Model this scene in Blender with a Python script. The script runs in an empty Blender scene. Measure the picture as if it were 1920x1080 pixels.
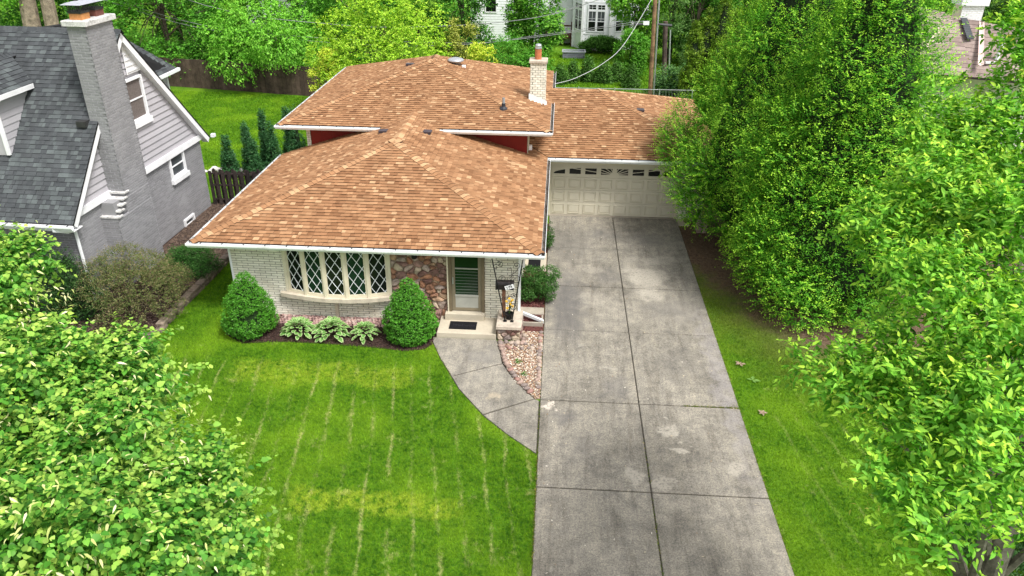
import bpy, math, random
import numpy as np
from mathutils import Vector, Matrix
S = bpy.context.scene
COL = S.collection
R = math.radians
# ------------------------------------------------------------------ camera, sky, sun, exposure
cam = bpy.data.cameras.new('camera'); camo = bpy.data.objects.new('camera', cam); COL.objects.link(camo)
CH = 11.66
def cam_matrix(pitch, roll, yaw):
    cy, sy = math.cos(yaw), math.sin(yaw); cp, sp = math.cos(pitch), math.sin(pitch); cr, sr = math.cos(roll), math.sin(roll)
    Rz = Matrix(((cy, -sy, 0), (sy, cy, 0), (0, 0, 1))); B = Matrix(((1, 0, 0), (0, 0, -1), (0, 1, 0)))
    P = Matrix(((1, 0, 0), (0, cp, -sp), (0, sp, cp))); Q = Matrix(((cr, -sr, 0), (sr, cr, 0), (0, 0, 1)))
    M = Q @ P @ B @ Rz
    W = Matrix((M[0], -M[1], -M[2])).transposed().to_4x4()
    W.translation = (0, 0, CH)
    return W
camo.matrix_world = cam_matrix(0.485688, 0.010836, -0.057134)
cam.sensor_width = 36; cam.lens = 1430 / 1920 * 36; cam.clip_start = 0.1; cam.clip_end = 2000
S.camera = camo
w = bpy.data.worlds.new('World'); S.world = w; w.use_nodes = True
SUN_EL, SUN_AZ = 58, 132          # azimuth clockwise from +Y (north): from the right and slightly behind the camera
wn = w.node_tree; bg = wn.nodes['Background']
sky = wn.nodes.new('ShaderNodeTexSky'); sky.sky_type = 'NISHITA'; sky.sun_disc = False
sky.sun_elevation = R(SUN_EL); sky.sun_rotation = R(SUN_AZ); sky.air_density = 1.0; sky.dust_density = 3.0
hs = wn.nodes.new('ShaderNodeHueSaturation'); hs.inputs['Saturation'].default_value = 0.12
wn.links.new(sky.outputs[0], hs.inputs['Color']); wn.links.new(hs.outputs[0], bg.inputs['Color'])
bg.inputs['Strength'].default_value = 0.088
sl = bpy.data.lights.new('sun', 'SUN'); sl.energy = 1.5; sl.angle = R(14); sl.color = (1, 0.97, 0.92)
so = bpy.data.objects.new('sun', sl); COL.objects.link(so); so.location = (10, -10, 40)
_d = Vector((math.sin(R(SUN_AZ)) * math.cos(R(SUN_EL)), math.cos(R(SUN_AZ)) * math.cos(R(SUN_EL)), math.sin(R(SUN_EL))))
so.rotation_euler = _d.to_track_quat('Z', 'Y').to_euler()
S.view_settings.view_transform = 'Standard'; S.view_settings.look = 'None'
S.view_settings.gamma = 1; S.view_settings.use_curve_mapping = False
S.view_settings.exposure = 1.5

# ------------------------------------------------------------------ helpers
WL = {}
def wl(o): return WL.get(o.name, Vector((0, 0, 0))) if o else Vector((0, 0, 0))
def tag(o, label=None, cat=None, group=None, kind=None):
    if label: o['label'] = label
    if cat: o['category'] = cat
    if group: o['group'] = group
    if kind: o['kind'] = kind
    return o
def thing(name, loc, label=None, cat=None, group=None, kind=None, parent=None):
    o = bpy.data.objects.new(name, None); COL.objects.link(o); o.empty_display_size = .2
    loc = Vector(loc)
    if parent: o.parent = parent
    o.location = loc - wl(parent); WL[o.name] = loc
    return tag(o, label, cat, group, kind)
def link_mesh(name, me, parent=None, loc=None, rot=None, mat4=None, label=None, kind=None):
    o = bpy.data.objects.new(name, me); COL.objects.link(o)
    if parent: o.parent = parent
    if mat4 is not None:
        m = mat4.copy(); m.translation = m.translation - wl(parent); o.matrix_basis = m; WL[o.name] = mat4.translation.copy()
    else:
        L = Vector(loc) if loc is not None else wl(parent)
        o.location = L - wl(parent); WL[o.name] = L
        if rot is not None: o.rotation_euler = rot
    if label: o['label'] = label
    if kind: o['kind'] = kind
    return o
class MB:
    def __init__(s): s.v = []; s.f = []; s.m = []
    def add(s, vs, fs, mi=0):
        b = len(s.v); s.v.extend([tuple(v) for v in vs])
        for i, f in enumerate(fs):
            s.f.append([b + k for k in f]); s.m.append(mi if isinstance(mi, int) else mi[i])
        return s
    def box(s, x0, x1, y0, y1, z0, z1, mi=0, fr=None):
        vs = [(x0,y0,z0),(x1,y0,z0),(x1,y1,z0),(x0,y1,z0),(x0,y0,z1),(x1,y0,z1),(x1,y1,z1),(x0,y1,z1)]
        if fr: vs = [fr(v) for v in vs]
        return s.add(vs, [(0,3,2,1),(4,5,6,7),(0,1,5,4),(1,2,6,5),(2,3,7,6),(3,0,4,7)], mi)
    def cbox(s, x0, x1, y0, y1, z0, z1, c=.01, mi=0, fr=None):
        """box whose top edges are chamfered"""
        vs = [(x0,y0,z0),(x1,y0,z0),(x1,y1,z0),(x0,y1,z0),(x0,y0,z1-c),(x1,y0,z1-c),(x1,y1,z1-c),(x0,y1,z1-c),(x0+c,y0+c,z1),(x1-c,y0+c,z1),(x1-c,y1-c,z1),(x0+c,y1-c,z1)]
        if fr: vs = [fr(v) for v in vs]
        return s.add(vs, [(0,3,2,1),(8,9,10,11),(0,1,5,4),(1,2,6,5),(2,3,7,6),(3,0,4,7),(4,5,9,8),(5,6,10,9),(6,7,11,10),(7,4,8,11)], mi)
    def prism(s, poly, z0, z1, mi=0, mtop=None, fr=None):
        n = len(poly); vs = [(p[0], p[1], z0) for p in poly] + [(p[0], p[1], z1) for p in poly]
        if fr: vs = [fr(v) for v in vs]
        fs = [list(range(n))[::-1], list(range(n, 2*n))] + [(i, (i+1) % n, n+(i+1) % n, n+i) for i in range(n)]
        return s.add(vs, fs, [mi, mi if mtop is None else mtop] + [mi]*n)
    def tube(s, pts, rad, n=8, mi=0, cap=True):
        pts = [Vector(p) for p in pts]; rr = rad if isinstance(rad, (list, tuple)) else [rad]*len(pts)
        b = len(s.v); up = None
        for i, p in enumerate(pts):
            t = (pts[min(i+1, len(pts)-1)] - pts[max(i-1, 0)]).normalized()
            if up is None:
                up = Vector((0,0,1)) if abs(t.z) < .9 else Vector((1,0,0))
            a = t.cross(up).normalized(); c = a.cross(t).normalized(); up = c
            for k in range(n):
                an = 2*math.pi*k/n; s.v.append(tuple(p + a*(math.cos(an)*rr[i]) + c*(math.sin(an)*rr[i])))
        for i in range(len(pts)-1):
            for k in range(n):
                s.f.append([b+i*n+k, b+i*n+(k+1) % n, b+(i+1)*n+(k+1) % n, b+(i+1)*n+k]); s.m.append(mi)
        if cap:
            s.f.append([b+k for k in range(n)][::-1]); s.m.append(mi)
            s.f.append([b+(len(pts)-1)*n+k for k in range(n)]); s.m.append(mi)
        return s
    def lathe(s, prof, c, n=16, mi=0):
        b = len(s.v)
        for r, z in prof:
            for k in range(n):
                a = 2*math.pi*k/n; s.v.append((c[0]+r*math.cos(a), c[1]+r*math.sin(a), c[2]+z))
        for i in range(len(prof)-1):
            for k in range(n):
                s.f.append([b+i*n+k, b+i*n+(k+1) % n, b+(i+1)*n+(k+1) % n, b+(i+1)*n+k]); s.m.append(mi)
        s.f.append([b+k for k in range(n)][::-1]); s.m.append(mi)
        s.f.append([b+(len(prof)-1)*n+k for k in range(n)]); s.m.append(mi)
        return s
    def mesh(s, name, mats, off=Vector((0,0,0)), smooth=False):
        me = bpy.data.meshes.new(name)
        me.from_pydata([(v[0]-off.x, v[1]-off.y, v[2]-off.z) for v in s.v], [], s.f)
        for m in (mats if isinstance(mats, (list, tuple)) else [mats]): me.materials.append(m)
        if any(s.m): me.polygons.foreach_set('material_index', s.m)
        if not smooth: me.polygons.foreach_set('use_smooth', [False]*len(s.f))
        else: me.polygons.foreach_set('use_smooth', [True]*len(s.f))
        me.update(); return me
    def build(s, name, mats, parent=None, loc=None, smooth=False, label=None, kind=None):
        L = Vector(loc) if loc is not None else wl(parent)
        return link_mesh(name, s.mesh(name, mats, L, smooth), parent, L, label=label, kind=kind)
def np_mesh(name, verts, faces, mats, tint=None, midx=None):
    """verts (N,3), faces (F,k) numpy"""
    me = bpy.data.meshes.new(name); F, k = faces.shape
    me.vertices.add(len(verts)); me.vertices.foreach_set('co', np.ascontiguousarray(verts, dtype=np.float32).ravel())
    me.loops.add(F*k); me.loops.foreach_set('vertex_index', np.ascontiguousarray(faces, dtype=np.int32).ravel())
    me.polygons.add(F); me.polygons.foreach_set('loop_start', np.arange(0, F*k, k, dtype=np.int32))
    for m in (mats if isinstance(mats, (list, tuple)) else [mats]): me.materials.append(m)
    if midx is not None: me.polygons.foreach_set('material_index', midx.astype(np.int32))
    if tint is not None:
        a = me.attributes.new('tint', 'FLOAT_COLOR', 'FACE')
        c = np.ones((F, 4), dtype=np.float32); c[:, :3] = tint; a.data.foreach_set('color', c.ravel())
    me.update(calc_edges=True); return me
def inpoly(x, y, poly):
    r = np.zeros(len(x), bool); n = len(poly)
    for i in range(n):
        x0, y0 = poly[i]; x1, y1 = poly[(i+1) % n]
        c = ((y0 > y) != (y1 > y)); t = (x1-x0)*(y-y0)/((y1-y0) if y1 != y0 else 1e-9)+x0
        r ^= c & (x < t)
    return r
def clip(poly, cpoly):
    """Sutherland-Hodgman, cpoly convex CCW"""
    out = list(poly)
    for i in range(len(cpoly)):
        if not out: return out
        a = cpoly[i]; b = cpoly[(i+1) % len(cpoly)]; ex, ey = b[0]-a[0], b[1]-a[1]
        ins = lambda p: ex*(p[1]-a[1])-ey*(p[0]-a[0]) >= -1e-9
        res = []
        for j in range(len(out)):
            p = out[j]; q = out[(j+1) % len(out)]; ip, iq = ins(p), ins(q)
            if ip: res.append(p)
            if ip != iq:
                d1 = ex*(p[1]-a[1])-ey*(p[0]-a[0]); d2 = ex*(q[1]-a[1])-ey*(q[0]-a[0]); t = d1/(d1-d2)
                res.append((p[0]+(q[0]-p[0])*t, p[1]+(q[1]-p[1])*t))
        out = res
    return out
def area(p): return .5*sum(p[i][0]*p[(i+1) % len(p)][1]-p[(i+1) % len(p)][0]*p[i][1] for i in range(len(p)))

# ------------------------------------------------------------------ materials
class NT:
    def __init__(s, nt): s.nt = nt
    def n(s, typ, ins=None, **kw):
        nd = s.nt.nodes.new(typ)
        for k, v in kw.items(): setattr(nd, k, v)
        for k, v in (ins or {}).items():
            sock = nd.inputs[k]
            if hasattr(v, 'is_output') or isinstance(v, bpy.types.NodeSocket): s.nt.links.new(v, sock)
            else: sock.default_value = v
        return nd
    def pos(s): return s.n('ShaderNodeNewGeometry').outputs['Position']
    def math(s, op, a, b=0.0, c=0.0, clamp=False):
        nd = s.nt.nodes.new('ShaderNodeMath'); nd.operation = op; nd.use_clamp = clamp
        for i, v in enumerate((a, b, c)):
            if isinstance(v, bpy.types.NodeSocket): s.nt.links.new(v, nd.inputs[i])
            else: nd.inputs[i].default_value = v
        return nd.outputs[0]
    def noise(s, vec, scale, detail=4, rough=.55, dist=0.0):
        nd = s.n('ShaderNodeTexNoise', {'Scale': scale, 'Detail': detail, 'Roughness': rough, 'Distortion': dist}); s.nt.links.new(vec, nd.inputs['Vector'])
        return nd.outputs['Fac']
    def scale(s, vec, sc):
        nd = s.n('ShaderNodeVectorMath', operation='MULTIPLY'); s.nt.links.new(vec, nd.inputs[0]); nd.inputs[1].default_value = sc
        return nd.outputs[0]
    def ramp(s, fac, stops):
        nd = s.n('ShaderNodeValToRGB'); s.nt.links.new(fac, nd.inputs[0]); e = nd.color_ramp.elements
        while len(e) < len(stops): e.new(.5)
        for el, (p, c) in zip(e, stops):
            el.position = p; el.color = c if len(c) == 4 else (*c, 1)
        return nd.outputs['Color']
    def smooth(s, v, a, b):
        if isinstance(a, bpy.types.NodeSocket):
            nd = s.n('ShaderNodeMapRange', interpolation_type='SMOOTHSTEP'); s.nt.links.new(v, nd.inputs[0]); s.nt.links.new(a, nd.inputs[1]); nd.inputs[2].default_value = b; return nd.outputs[0]
        nd = s.n('ShaderNodeMapRange', interpolation_type='SMOOTHSTEP'); s.nt.links.new(v, nd.inputs[0])
        nd.inputs[1].default_value = a; nd.inputs[2].default_value = b; return nd.outputs[0]
    def mix(s, f, a, b, mode='MIX'):
        nd = s.n('ShaderNodeMix', data_type='RGBA', blend_type=mode)
        for i, v in ((0, f), (6, a), (7, b)):
            if isinstance(v, bpy.types.NodeSocket): s.nt.links.new(v, nd.inputs[i])
            else: nd.inputs[i].default_value = v if i == 0 or len(v) == 4 else (*v, 1)
        return nd.outputs[2]
def newmat(name):
    m = bpy.data.materials.new(name); m.use_nodes = True; nt = m.node_tree
    return m, NT(nt), nt.nodes['Principled BSDF']
def pmat(name, col, rough=.6, var=.15, scale=3.0, fine=0.0, fscale=60, bump=0.0, bscale=40, spec=.3, metal=0.0, dirt=None, dscale=1.5):
    """plain material with uneven colour, optional fine grain, bump and dirt patches"""
    m, t, b = newmat(name); P = t.pos()
    c = (*col, 1)
    n1 = t.noise(P, scale, 5, .6)
    lo = tuple(max(0, x*(1-var*1.6)) for x in col); hi = tuple(min(1, x*(1+var)) for x in col)
    cc = t.ramp(n1, [(.3, lo), (.7, hi)])
    if fine:
        n2 = t.noise(P, fscale, 2, .6); g = t.ramp(n2, [(.3, (1-fine,)*3), (.7, (1+fine*.6,)*3)])
        cc = t.mix(1.0, cc, g, 'MULTIPLY')
    if dirt:
        n3 = t.noise(P, dscale, 6, .65, .4); cc = t.mix(t.smooth(n3, .52, .72), cc, dirt)
    m.node_tree.links.new(cc, b.inputs['Base Color'])
    b.inputs['Roughness'].default_value = rough; b.inputs['Specular IOR Level'].default_value = spec; b.inputs['Metallic'].default_value = metal
    if bump:
        bn = t.n('ShaderNodeBump', {'Strength': bump, 'Distance': .02, 'Height': t.noise(P, bscale, 4, .6)}); m.node_tree.links.new(bn.outputs[0], b.inputs['Normal'])
    return m
def leafmat(name, trans=.22, gloss=.02, rough=.5, hue=0.0):
    m, t, b = newmat(name); nt = m.node_tree; nt.nodes.remove(b)
    a = t.n('ShaderNodeAttribute', attribute_name='tint').outputs['Color']
    d = t.n('ShaderNodeBsdfDiffuse', {'Color': a})
    tc = t.mix(1.0, a, (1.25, 1.45, .5), 'MULTIPLY')
    tr = t.n('ShaderNodeBsdfTranslucent', {'Color': tc})
    g = t.n('ShaderNodeBsdfGlossy', {'Roughness': rough, 'Color': (.85, 1, .6, 1)})
    m1 = t.n('ShaderNodeMixShader', {0: trans, 1: d.outputs[0], 2: tr.outputs[0]})
    m2 = t.n('ShaderNodeMixShader', {0: gloss, 1: m1.outputs[0], 2: g.outputs[0]})
    nt.links.new(m2.outputs[0], nt.nodes['Material Output'].inputs['Surface'])
    return m
def leafcol(name, col, trans=.3, gloss=.05):
    m = leafmat(name, trans, gloss)
    nt = m.node_tree
    for nd in list(nt.nodes):
        if nd.type == 'ATTRIBUTE':
            rgb = nt.nodes.new('ShaderNodeRGB'); rgb.outputs[0].default_value = (*col, 1)
            for l in list(nd.outputs['Color'].links):
                nt.links.new(rgb.outputs[0], l.to_socket)
            nt.nodes.remove(nd)
    return m
M = {}
# -- roof palettes (granule shingles)
def shmat(name, col, v=.12): return pmat(name, col, .9, v, 2.2, .22, 170, .25, 160, .15)
TAN = [shmat('shingle_tan_%d' % i, c) for i, c in enumerate([(.335,.176,.088),(.292,.148,.073),(.385,.212,.110),(.232,.113,.054),(.315,.163,.081),(.49,.30,.165)])]
TANW = [6, 5, 3.8, 3.4, 6, 1.9]
BUTT = pmat('shingle_butt_brown', (.034,.015,.009), .95, .2)
GRY = [shmat('shingle_grey_%d' % i, c) for i, c in enumerate([(.074,.081,.086),(.090,.101,.104),(.058,.063,.068),(.108,.122,.124),(.066,.071,.076)])]
GRYW = [4, 3, 3, 1.5, 4]
GBUTT = pmat('shingle_butt_black', (.010,.010,.011), .95, .2)
BRN = [shmat('shingle_taupe_%d' % i, c) for i, c in enumerate([(.29,.225,.20),(.25,.19,.17),(.33,.26,.235)])]
BBUTT = pmat('shingle_butt_taupe', (.05,.038,.036), .95, .2)
M['white'] = pmat('white_metal_paint', (.80,.82,.83), .35, .05, 1.5, .04, 30, spec=.4, dirt=(.62,.63,.62), dscale=2.5)
M['whitetrim'] = pmat('white_trim_board', (.80,.80,.82), .5, .05, 2, .05, 20)
M['debris'] = pmat('gutter_debris', (.10,.085,.07), .95, .5, 6, .5, 50, .5, 60)
M['bracket'] = pmat('dark_bracket', (.06,.06,.065), .5, .2)
M['brick_w'] = [pmat('white_brick_%d' % i, c, .75, .09, 4, .1, 60, .25, 50, dirt=(.66,.61,.49), dscale=1.4) for i, c in enumerate([(.80,.77,.66),(.85,.82,.71),(.74,.71,.60)])]
M['mortar_w'] = pmat('brick_mortar', (.21,.185,.145), .95, .2, 5, .3, 80)
M['red'] = pmat('dark_red_panel', (.20,.012,.008), .5, .1, 3)
M['cream'] = pmat('cream_window_paint', (.66,.60,.46), .5, .06, 3, .05, 40)
M['sill'] = pmat('limestone_sill', (.56,.49,.39), .85, .12, 5, .15, 80, .2, 60)
M['lead'] = pmat('white_lattice_bar', (.75,.78,.80), .4, .05)
def glass(name, col, rough=.08):
    m, t, b = newmat(name); P = t.pos(); n1 = t.noise(P, .9, 3, .5)
    c = t.ramp(n1, [(.35, tuple(x*.5 for x in col)), (.7, col)]); m.node_tree.links.new(c, b.inputs['Base Color'])
    b.inputs['Roughness'].default_value = rough; b.inputs['Specular IOR Level'].default_value = .35; return m
M['glass'] = glass('dark_window_glass', (.012,.016,.013)); M['glass_green'] = glass('green_louvre_glass', (.012,.045,.016), .15)
M['glass_grey'] = glass('grey_window_glass', (.10,.11,.12)); M['curtain'] = pmat('brown_curtain', (.15,.125,.115), .9, .2, 20)
M['doorframe'] = pmat('bronze_door_frame', (.17,.135,.085), .45, .15, 2)
M['doorframe_l'] = pmat('bronze_door_stile', (.22,.185,.125), .45, .1, 2)
M['alu'] = pmat('aluminium_panel', (.42,.42,.38), .4, .08, 4, metal=.2)
M['louvre'] = pmat('louvre_edge', (.20,.235,.20), .3, .1)
M['steel'] = pmat('galvanised_steel', (.50,.52,.55), .35, .12, 6, metal=.6)
M['garage'] = pmat('almond_garage_paint', (.62,.575,.46), .5, .04, 1.2, .03, 30)
M['concrete_l'] = pmat('porch_concrete', (.52,.46,.36), .85, .1, 1.5, .15, 90, .15, 80, dirt=(.42,.37,.29), dscale=2)
M['stonecap'] = pmat('planter_cap_stone', (.50,.43,.35), .9, .18, 4, .25, 60, .3, 40, dirt=(.22,.19,.16), dscale=3)
STN = [pmat('veneer_stone_%d' % i, c, .8, .28, 5, .25, 45, .5, 25) for i, c in enumerate([(.36,.19,.12),(.44,.29,.19),(.20,.11,.09),(.52,.42,.31),(.30,.18,.15),(.44,.22,.13),(.42,.33,.28),(.47,.36,.30)])]
M['mortar_s'] = pmat('stone_mortar', (.34,.26,.19), .95, .25, 6, .3, 70)
ROCK = [pmat('edging_stone_%d' % i, c, .85, .2, 9, .2, 60, .3, 40) for i, c in enumerate([(.30,.215,.18),(.36,.26,.215),(.24,.19,.17),(.40,.32,.26),(.30,.175,.145)])]
PINKR = [pmat('pink_stone_%d' % i, c, .85, .2, 9, .2, 60, .3, 40) for i, c in enumerate([(.34,.21,.19),(.42,.27,.24),(.28,.17,.16),(.46,.34,.30)])]
M['iron'] = pmat('black_iron', (.006,.006,.007), .45, .2)
M['mailbox'] = pmat('black_mailbox_metal', (.018,.014,.014), .35, .3, 6)
M['wood_post'] = pmat('brown_wood_post', (.20,.095,.055), .8, .3, 8, .2, 60, .3, 30)
M['plate'] = pmat('number_plate_white', (.85,.85,.86), .5, .03)
M['ink'] = pmat('number_ink_black', (.01,.01,.012), .5, .1)
M['mat'] = pmat('black_rubber_mat', (.004,.004,.006), .9, .3, 40, bump=.3, bscale=200)
M['mat_text'] = pmat('mat_raised_letter', (.018,.018,.024), .8, .2, 40)
M['mulch'] = pmat('dark_mulch', (.050,.026,.020), .95, .5, 14, .6, 60, 1, 40)
M['mulch_red'] = pmat('red_mulch', (.13,.045,.038), .95, .5, 14, .6, 60, 1, 40)
M['dirt_dry'] = pmat('dry_mulch', (.14,.095,.07), .95, .4, 10, .5, 60, 1, 30)
M['grey_brick'] = [pmat('grey_brick_%d' % i, c, .7, .10, .7, .08, 60, .15, 50) for i, c in enumerate([(.25,.247,.258),(.272,.269,.28),(.23,.227,.238)])]
M['mortar_g'] = pmat('grey_mortar', (.335,.33,.35), .9, .1, 5)
M['siding'] = [pmat('grey_siding_%d' % i, c, .55, .04, 2, .03, 40) for i, c in enumerate([(.40,.385,.41),(.42,.405,.43),(.385,.37,.395)])]
M['siding_w'] = pmat('white_siding', (.78,.79,.82), .55, .04, 2)
M['fence_dark'] = [pmat('weathered_board_%d' % i, c, .9, .35, 5, .3, 40, .4, 30) for i, c in enumerate([(.035,.026,.024),(.05,.037,.033),(.027,.021,.02)])]
M['fence_br'] = [pmat('brown_board_%d' % i, c, .9, .3, 3, .3, 40, .3, 30) for i, c in enumerate([(.085,.058,.044),(.105,.072,.055),(.07,.048,.037)])]
M['clay'] = pmat('orange_clay_flue', (.50,.17,.075), .8, .15, 6, .1, 50)
M['clay2'] = pmat('orange_flue_tile', (.52,.23,.08), .8, .2, 6, .1, 50); M['clay3'] = pmat('brown_flue_tile', (.16,.06,.045), .8, .2, 6)
M['capw'] = pmat('weathered_white_cap', (.60,.59,.58), .8, .2, 6, .3, 50, .2, 40, dirt=(.20,.19,.18), dscale=5)
M['mesh_dark'] = pmat('dark_mesh_guard', (.035,.035,.035), .6, .2)
M['capm'] = pmat('metal_flue_lid', (.55,.56,.62), .35, .15, 8, metal=.5)
M['vent'] = pmat('dark_roof_vent', (.055,.042,.05), .4, .2, 5)
M['lead_pipe'] = pmat('grey_pipe', (.30,.31,.32), .5, .15); M['boot'] = pmat('dark_pipe_boot', (.03,.032,.04), .5, .15)
M['pole'] = pmat('utility_pole_wood', (.27,.16,.09), .9, .35, 3, .3, 30, .4, 20, dirt=(.14,.085,.055), dscale=4)
M['pole_d'] = pmat('dark_pole_wood', (.10,.07,.06), .9, .35, 3, .3, 30)
M['bark'] = pmat('tree_bark', (.13,.10,.075), .95, .4, 5, .4, 25, .6, 14)
M['bark_g'] = pmat('grey_brown_bark', (.17,.155,.125), .95, .35, 5, .3, 25)
M['bark_l'] = pmat('grey_bark', (.30,.24,.18), .95, .35, 4, .4, 25, .6, 14)
M['wire'] = pmat('cable_grey', (.25,.25,.26), .6, .1); M['wire_l'] = pmat('cable_light', (.55,.55,.56), .6, .1)
M['deck'] = pmat('brown_deck', (.10,.04,.028), .8, .3, 4)
M['planter_g'] = pmat('grey_planter', (.22,.23,.27), .6, .12, 4)
M['edge_blk'] = [pmat('edging_block_%d' % i, c, .9, .25, 6, .3, 50, .4, 30) for i, c in enumerate([(.20,.155,.12),(.24,.19,.145),(.165,.13,.105)])]
M['whiterock'] = pmat('white_rock', (.66,.63,.60), .9, .15, 9)
M['copper'] = pmat('pinkish_valley_metal', (.70,.52,.48), .4, .06, 4)
M['yellow'] = pmat('yellow_petal', (.80,.48,.02), .6, .15, 30)
M['paver'] = pmat('grey_paver', (.36,.32,.26), .9, .15, 3, .2, 70, .15, 60)
M['crate'] = pmat('pinkish_stone_slab', (.40,.30,.26), .9, .2, 5, .2, 60)
M['foam'] = pmat('dry_leaf', (.30,.22,.15), .9, .3, 20)
LEAF = leafmat('leaf'); LEAF_G = leafmat('glossy_leaf', .3, .09, .4); NEEDLE = leafmat('needle', .12, .03)

# ------------------------------------------------------------------ ground, lawn, paving
def lawn_color(t, blade=False):
    P = t.pos(); sx = t.n('ShaderNodeSeparateXYZ'); t.nt.links.new(P, sx.inputs[0]); X, Y = sx.outputs[0], sx.outputs[1]
    P2 = t.scale(P, (1, 1, 0))
    big = t.noise(P2, .45, 3, .5); mid = t.noise(P2, 2.6, 6, .72); fine = t.noise(P2, 11, 4, .7)
    c = t.mix(t.smooth(mid, .34, .68), LG0, LG1)
    c = t.mix(t.math('MULTIPLY', t.smooth(big, .45, .68), .8), c, LG2)
    c = t.mix(t.math('MULTIPLY', t.smooth(fine, .38, .66), .6), c, LG3)
    c = t.mix(t.math('MULTIPLY', t.smooth(fine, .48, .30), .5), c, (.022, .085, .004))
    # mown bands, paler where the mower turned
    wob = t.math('MULTIPLY', t.math('SUBTRACT', t.noise(P2, .8, 3, .5), .5), 1.1)
    Yw = t.math('ADD', Y, wob)
    def band(c0, hw, x0, x1):
        a = t.smooth(t.math('ABSOLUTE', t.math('SUBTRACT', Yw, c0)), hw, hw*.45)
        return t.math('MULTIPLY', a, t.math('MULTIPLY', t.smooth(X, x0-.3, x0+.3), t.smooth(X, x1+.3, x1-.3)))
    bands = t.math('MAXIMUM', band(12.0, .5, -5.4, -1.8), t.math('MULTIPLY', band(16.75, .7, -8.5, -3.6), .75))
    bands = t.math('MULTIPLY', bands, t.smooth(t.noise(P2, 5.5, 5, .75), .36, .60))
    c = t.mix(t.math('MULTIPLY', bands, .95), c, LG4)
    # straw lines left by raking, running roughly up the yard
    lw = t.math('MULTIPLY', t.math('SUBTRACT', t.noise(t.scale(P, (.6, .22, 0)), .7, 3, .6), .5), .8)
    ph = t.math('FRACT', t.math('MULTIPLY', t.math('ADD', t.math('ADD', X, lw), t.math('MULTIPLY', Y, .165)), 1/.53))
    jit = t.math('MULTIPLY', t.math('SUBTRACT', t.noise(P2, 7, 2, .6), .5), .30)
    ln = t.smooth(t.math('ABSOLUTE', t.math('ADD', t.math('SUBTRACT', ph, .5), jit)), t.math('ADD', .06, t.math('MULTIPLY', t.noise(P2, .9, 2, .5), .17)), .0)
    brk = t.smooth(t.noise(t.scale(P, (1.7, .7, 0)), 1.0, 6, .8), .42, .62)
    front = t.math('MULTIPLY', t.smooth(Y, 17.6, 16.9), t.smooth(X, -.05, -.3))
    side = t.math('MULTIPLY', t.math('MULTIPLY', t.smooth(X, 5.4, 5.8), .55), t.smooth(Y, 18, 15))
    straw = t.math('MULTIPLY', t.math('MULTIPLY', ln, brk), t.math('MAXIMUM', front, side))
    straw = t.math('MULTIPLY', straw, t.smooth(t.noise(P2, 13, 3, .7), .30, .62))
    straw = t.math('MULTIPLY', straw, t.smooth(t.noise(t.scale(P, (1, .25, 0)), 1.15, 3, .6), .30, .50))
    spots = t.math('MULTIPLY', t.smooth(t.noise(P2, 1.25, 6, .78), .585, .70), t.smooth(Y, 19, 17))
    straw = t.math('MAXIMUM', straw, t.math('MULTIPLY', spots, .6))
    c = t.mix(t.math('MULTIPLY', straw, .66), c, (.66, .60, .28))
    # bare earth under the hornbeams
    dx = t.math('ADD', t.math('MULTIPLY', t.math('SUBTRACT', X, 5.3), .894), t.math('MULTIPLY', t.math('SUBTRACT', Y, 26.4), .447))
    dx = t.math('ADD', dx, t.math('MULTIPLY', t.math('SUBTRACT', t.noise(P2, .9, 5, .7), .5), 2.6))
    so_ = t.math('MULTIPLY', t.math('MULTIPLY', t.smooth(dx, -2.7, -.9), t.smooth(Y, 17.6, 19.5)), t.math('MULTIPLY', t.smooth(Y, 33, 29), t.smooth(X, 4.0, 4.6)))
    soilc = t.ramp(t.noise(P2, 9, 5, .7), [(.3, (.11, .068, .046)), (.7, (.27, .18, .125))])
    c = t.mix(so_, c, soilc)
    olive = t.math('MULTIPLY', t.math('MULTIPLY', t.smooth(dx, -4.4, -1.9), t.smooth(Y, 15, 18)), t.math('MULTIPLY', t.smooth(Y, 33, 29), t.smooth(X, 4.0, 4.6)))
    c = t.mix(t.math('MULTIPLY', t.math('SUBTRACT', olive, so_, 0, True), .65), c, (.15, .17, .035))
    return c, so_
LG0 = (.046, .148, .010); LG1 = (.122, .285, .018); LG2 = (.22, .385, .024); LG3 = (.19, .35, .016); LG4 = (.34, .45, .04)
m, t, b = newmat('lawn'); c, _s = lawn_color(t)
m.node_tree.links.new(t.mix(1.0, c, (.72, .74, .72), 'MULTIPLY'), b.inputs['Base Color']); b.inputs['Roughness'].default_value = .9; b.inputs['Specular IOR Level'].default_value = .1
bn = t.n('ShaderNodeBump', {'Strength': .9, 'Distance': .05, 'Height': t.noise(t.pos(), 22, 4, .7)}); m.node_tree.links.new(bn.outputs[0], b.inputs['Normal']); M['lawn'] = m
m, t, b = newmat('grass_blade'); nt = m.node_tree; nt.nodes.remove(b); c, _s = lawn_color(t)
rv = t.n('ShaderNodeAttribute', attribute_name='tint').outputs['Color']
c = t.mix(1.0, c, rv, 'MULTIPLY')
ms = t.n('ShaderNodeMixShader', {0: .3, 1: t.n('ShaderNodeBsdfDiffuse', {'Color': c}).outputs[0], 2: t.n('ShaderNodeBsdfTranslucent', {'Color': t.mix(1.0, c, (1.3, 1.4, .6), 'MULTIPLY')}).outputs[0]})
nt.links.new(ms.outputs[0], nt.nodes['Material Output'].inputs['Surface']); M['blade'] = m

g = MB(); n = 8
g.add([(-320,-120,0),(320,-120,0),(320,520,0),(-320,520,0)], [(0,1,2,3)]).build('lawn', M['lawn'], kind='structure')

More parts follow.
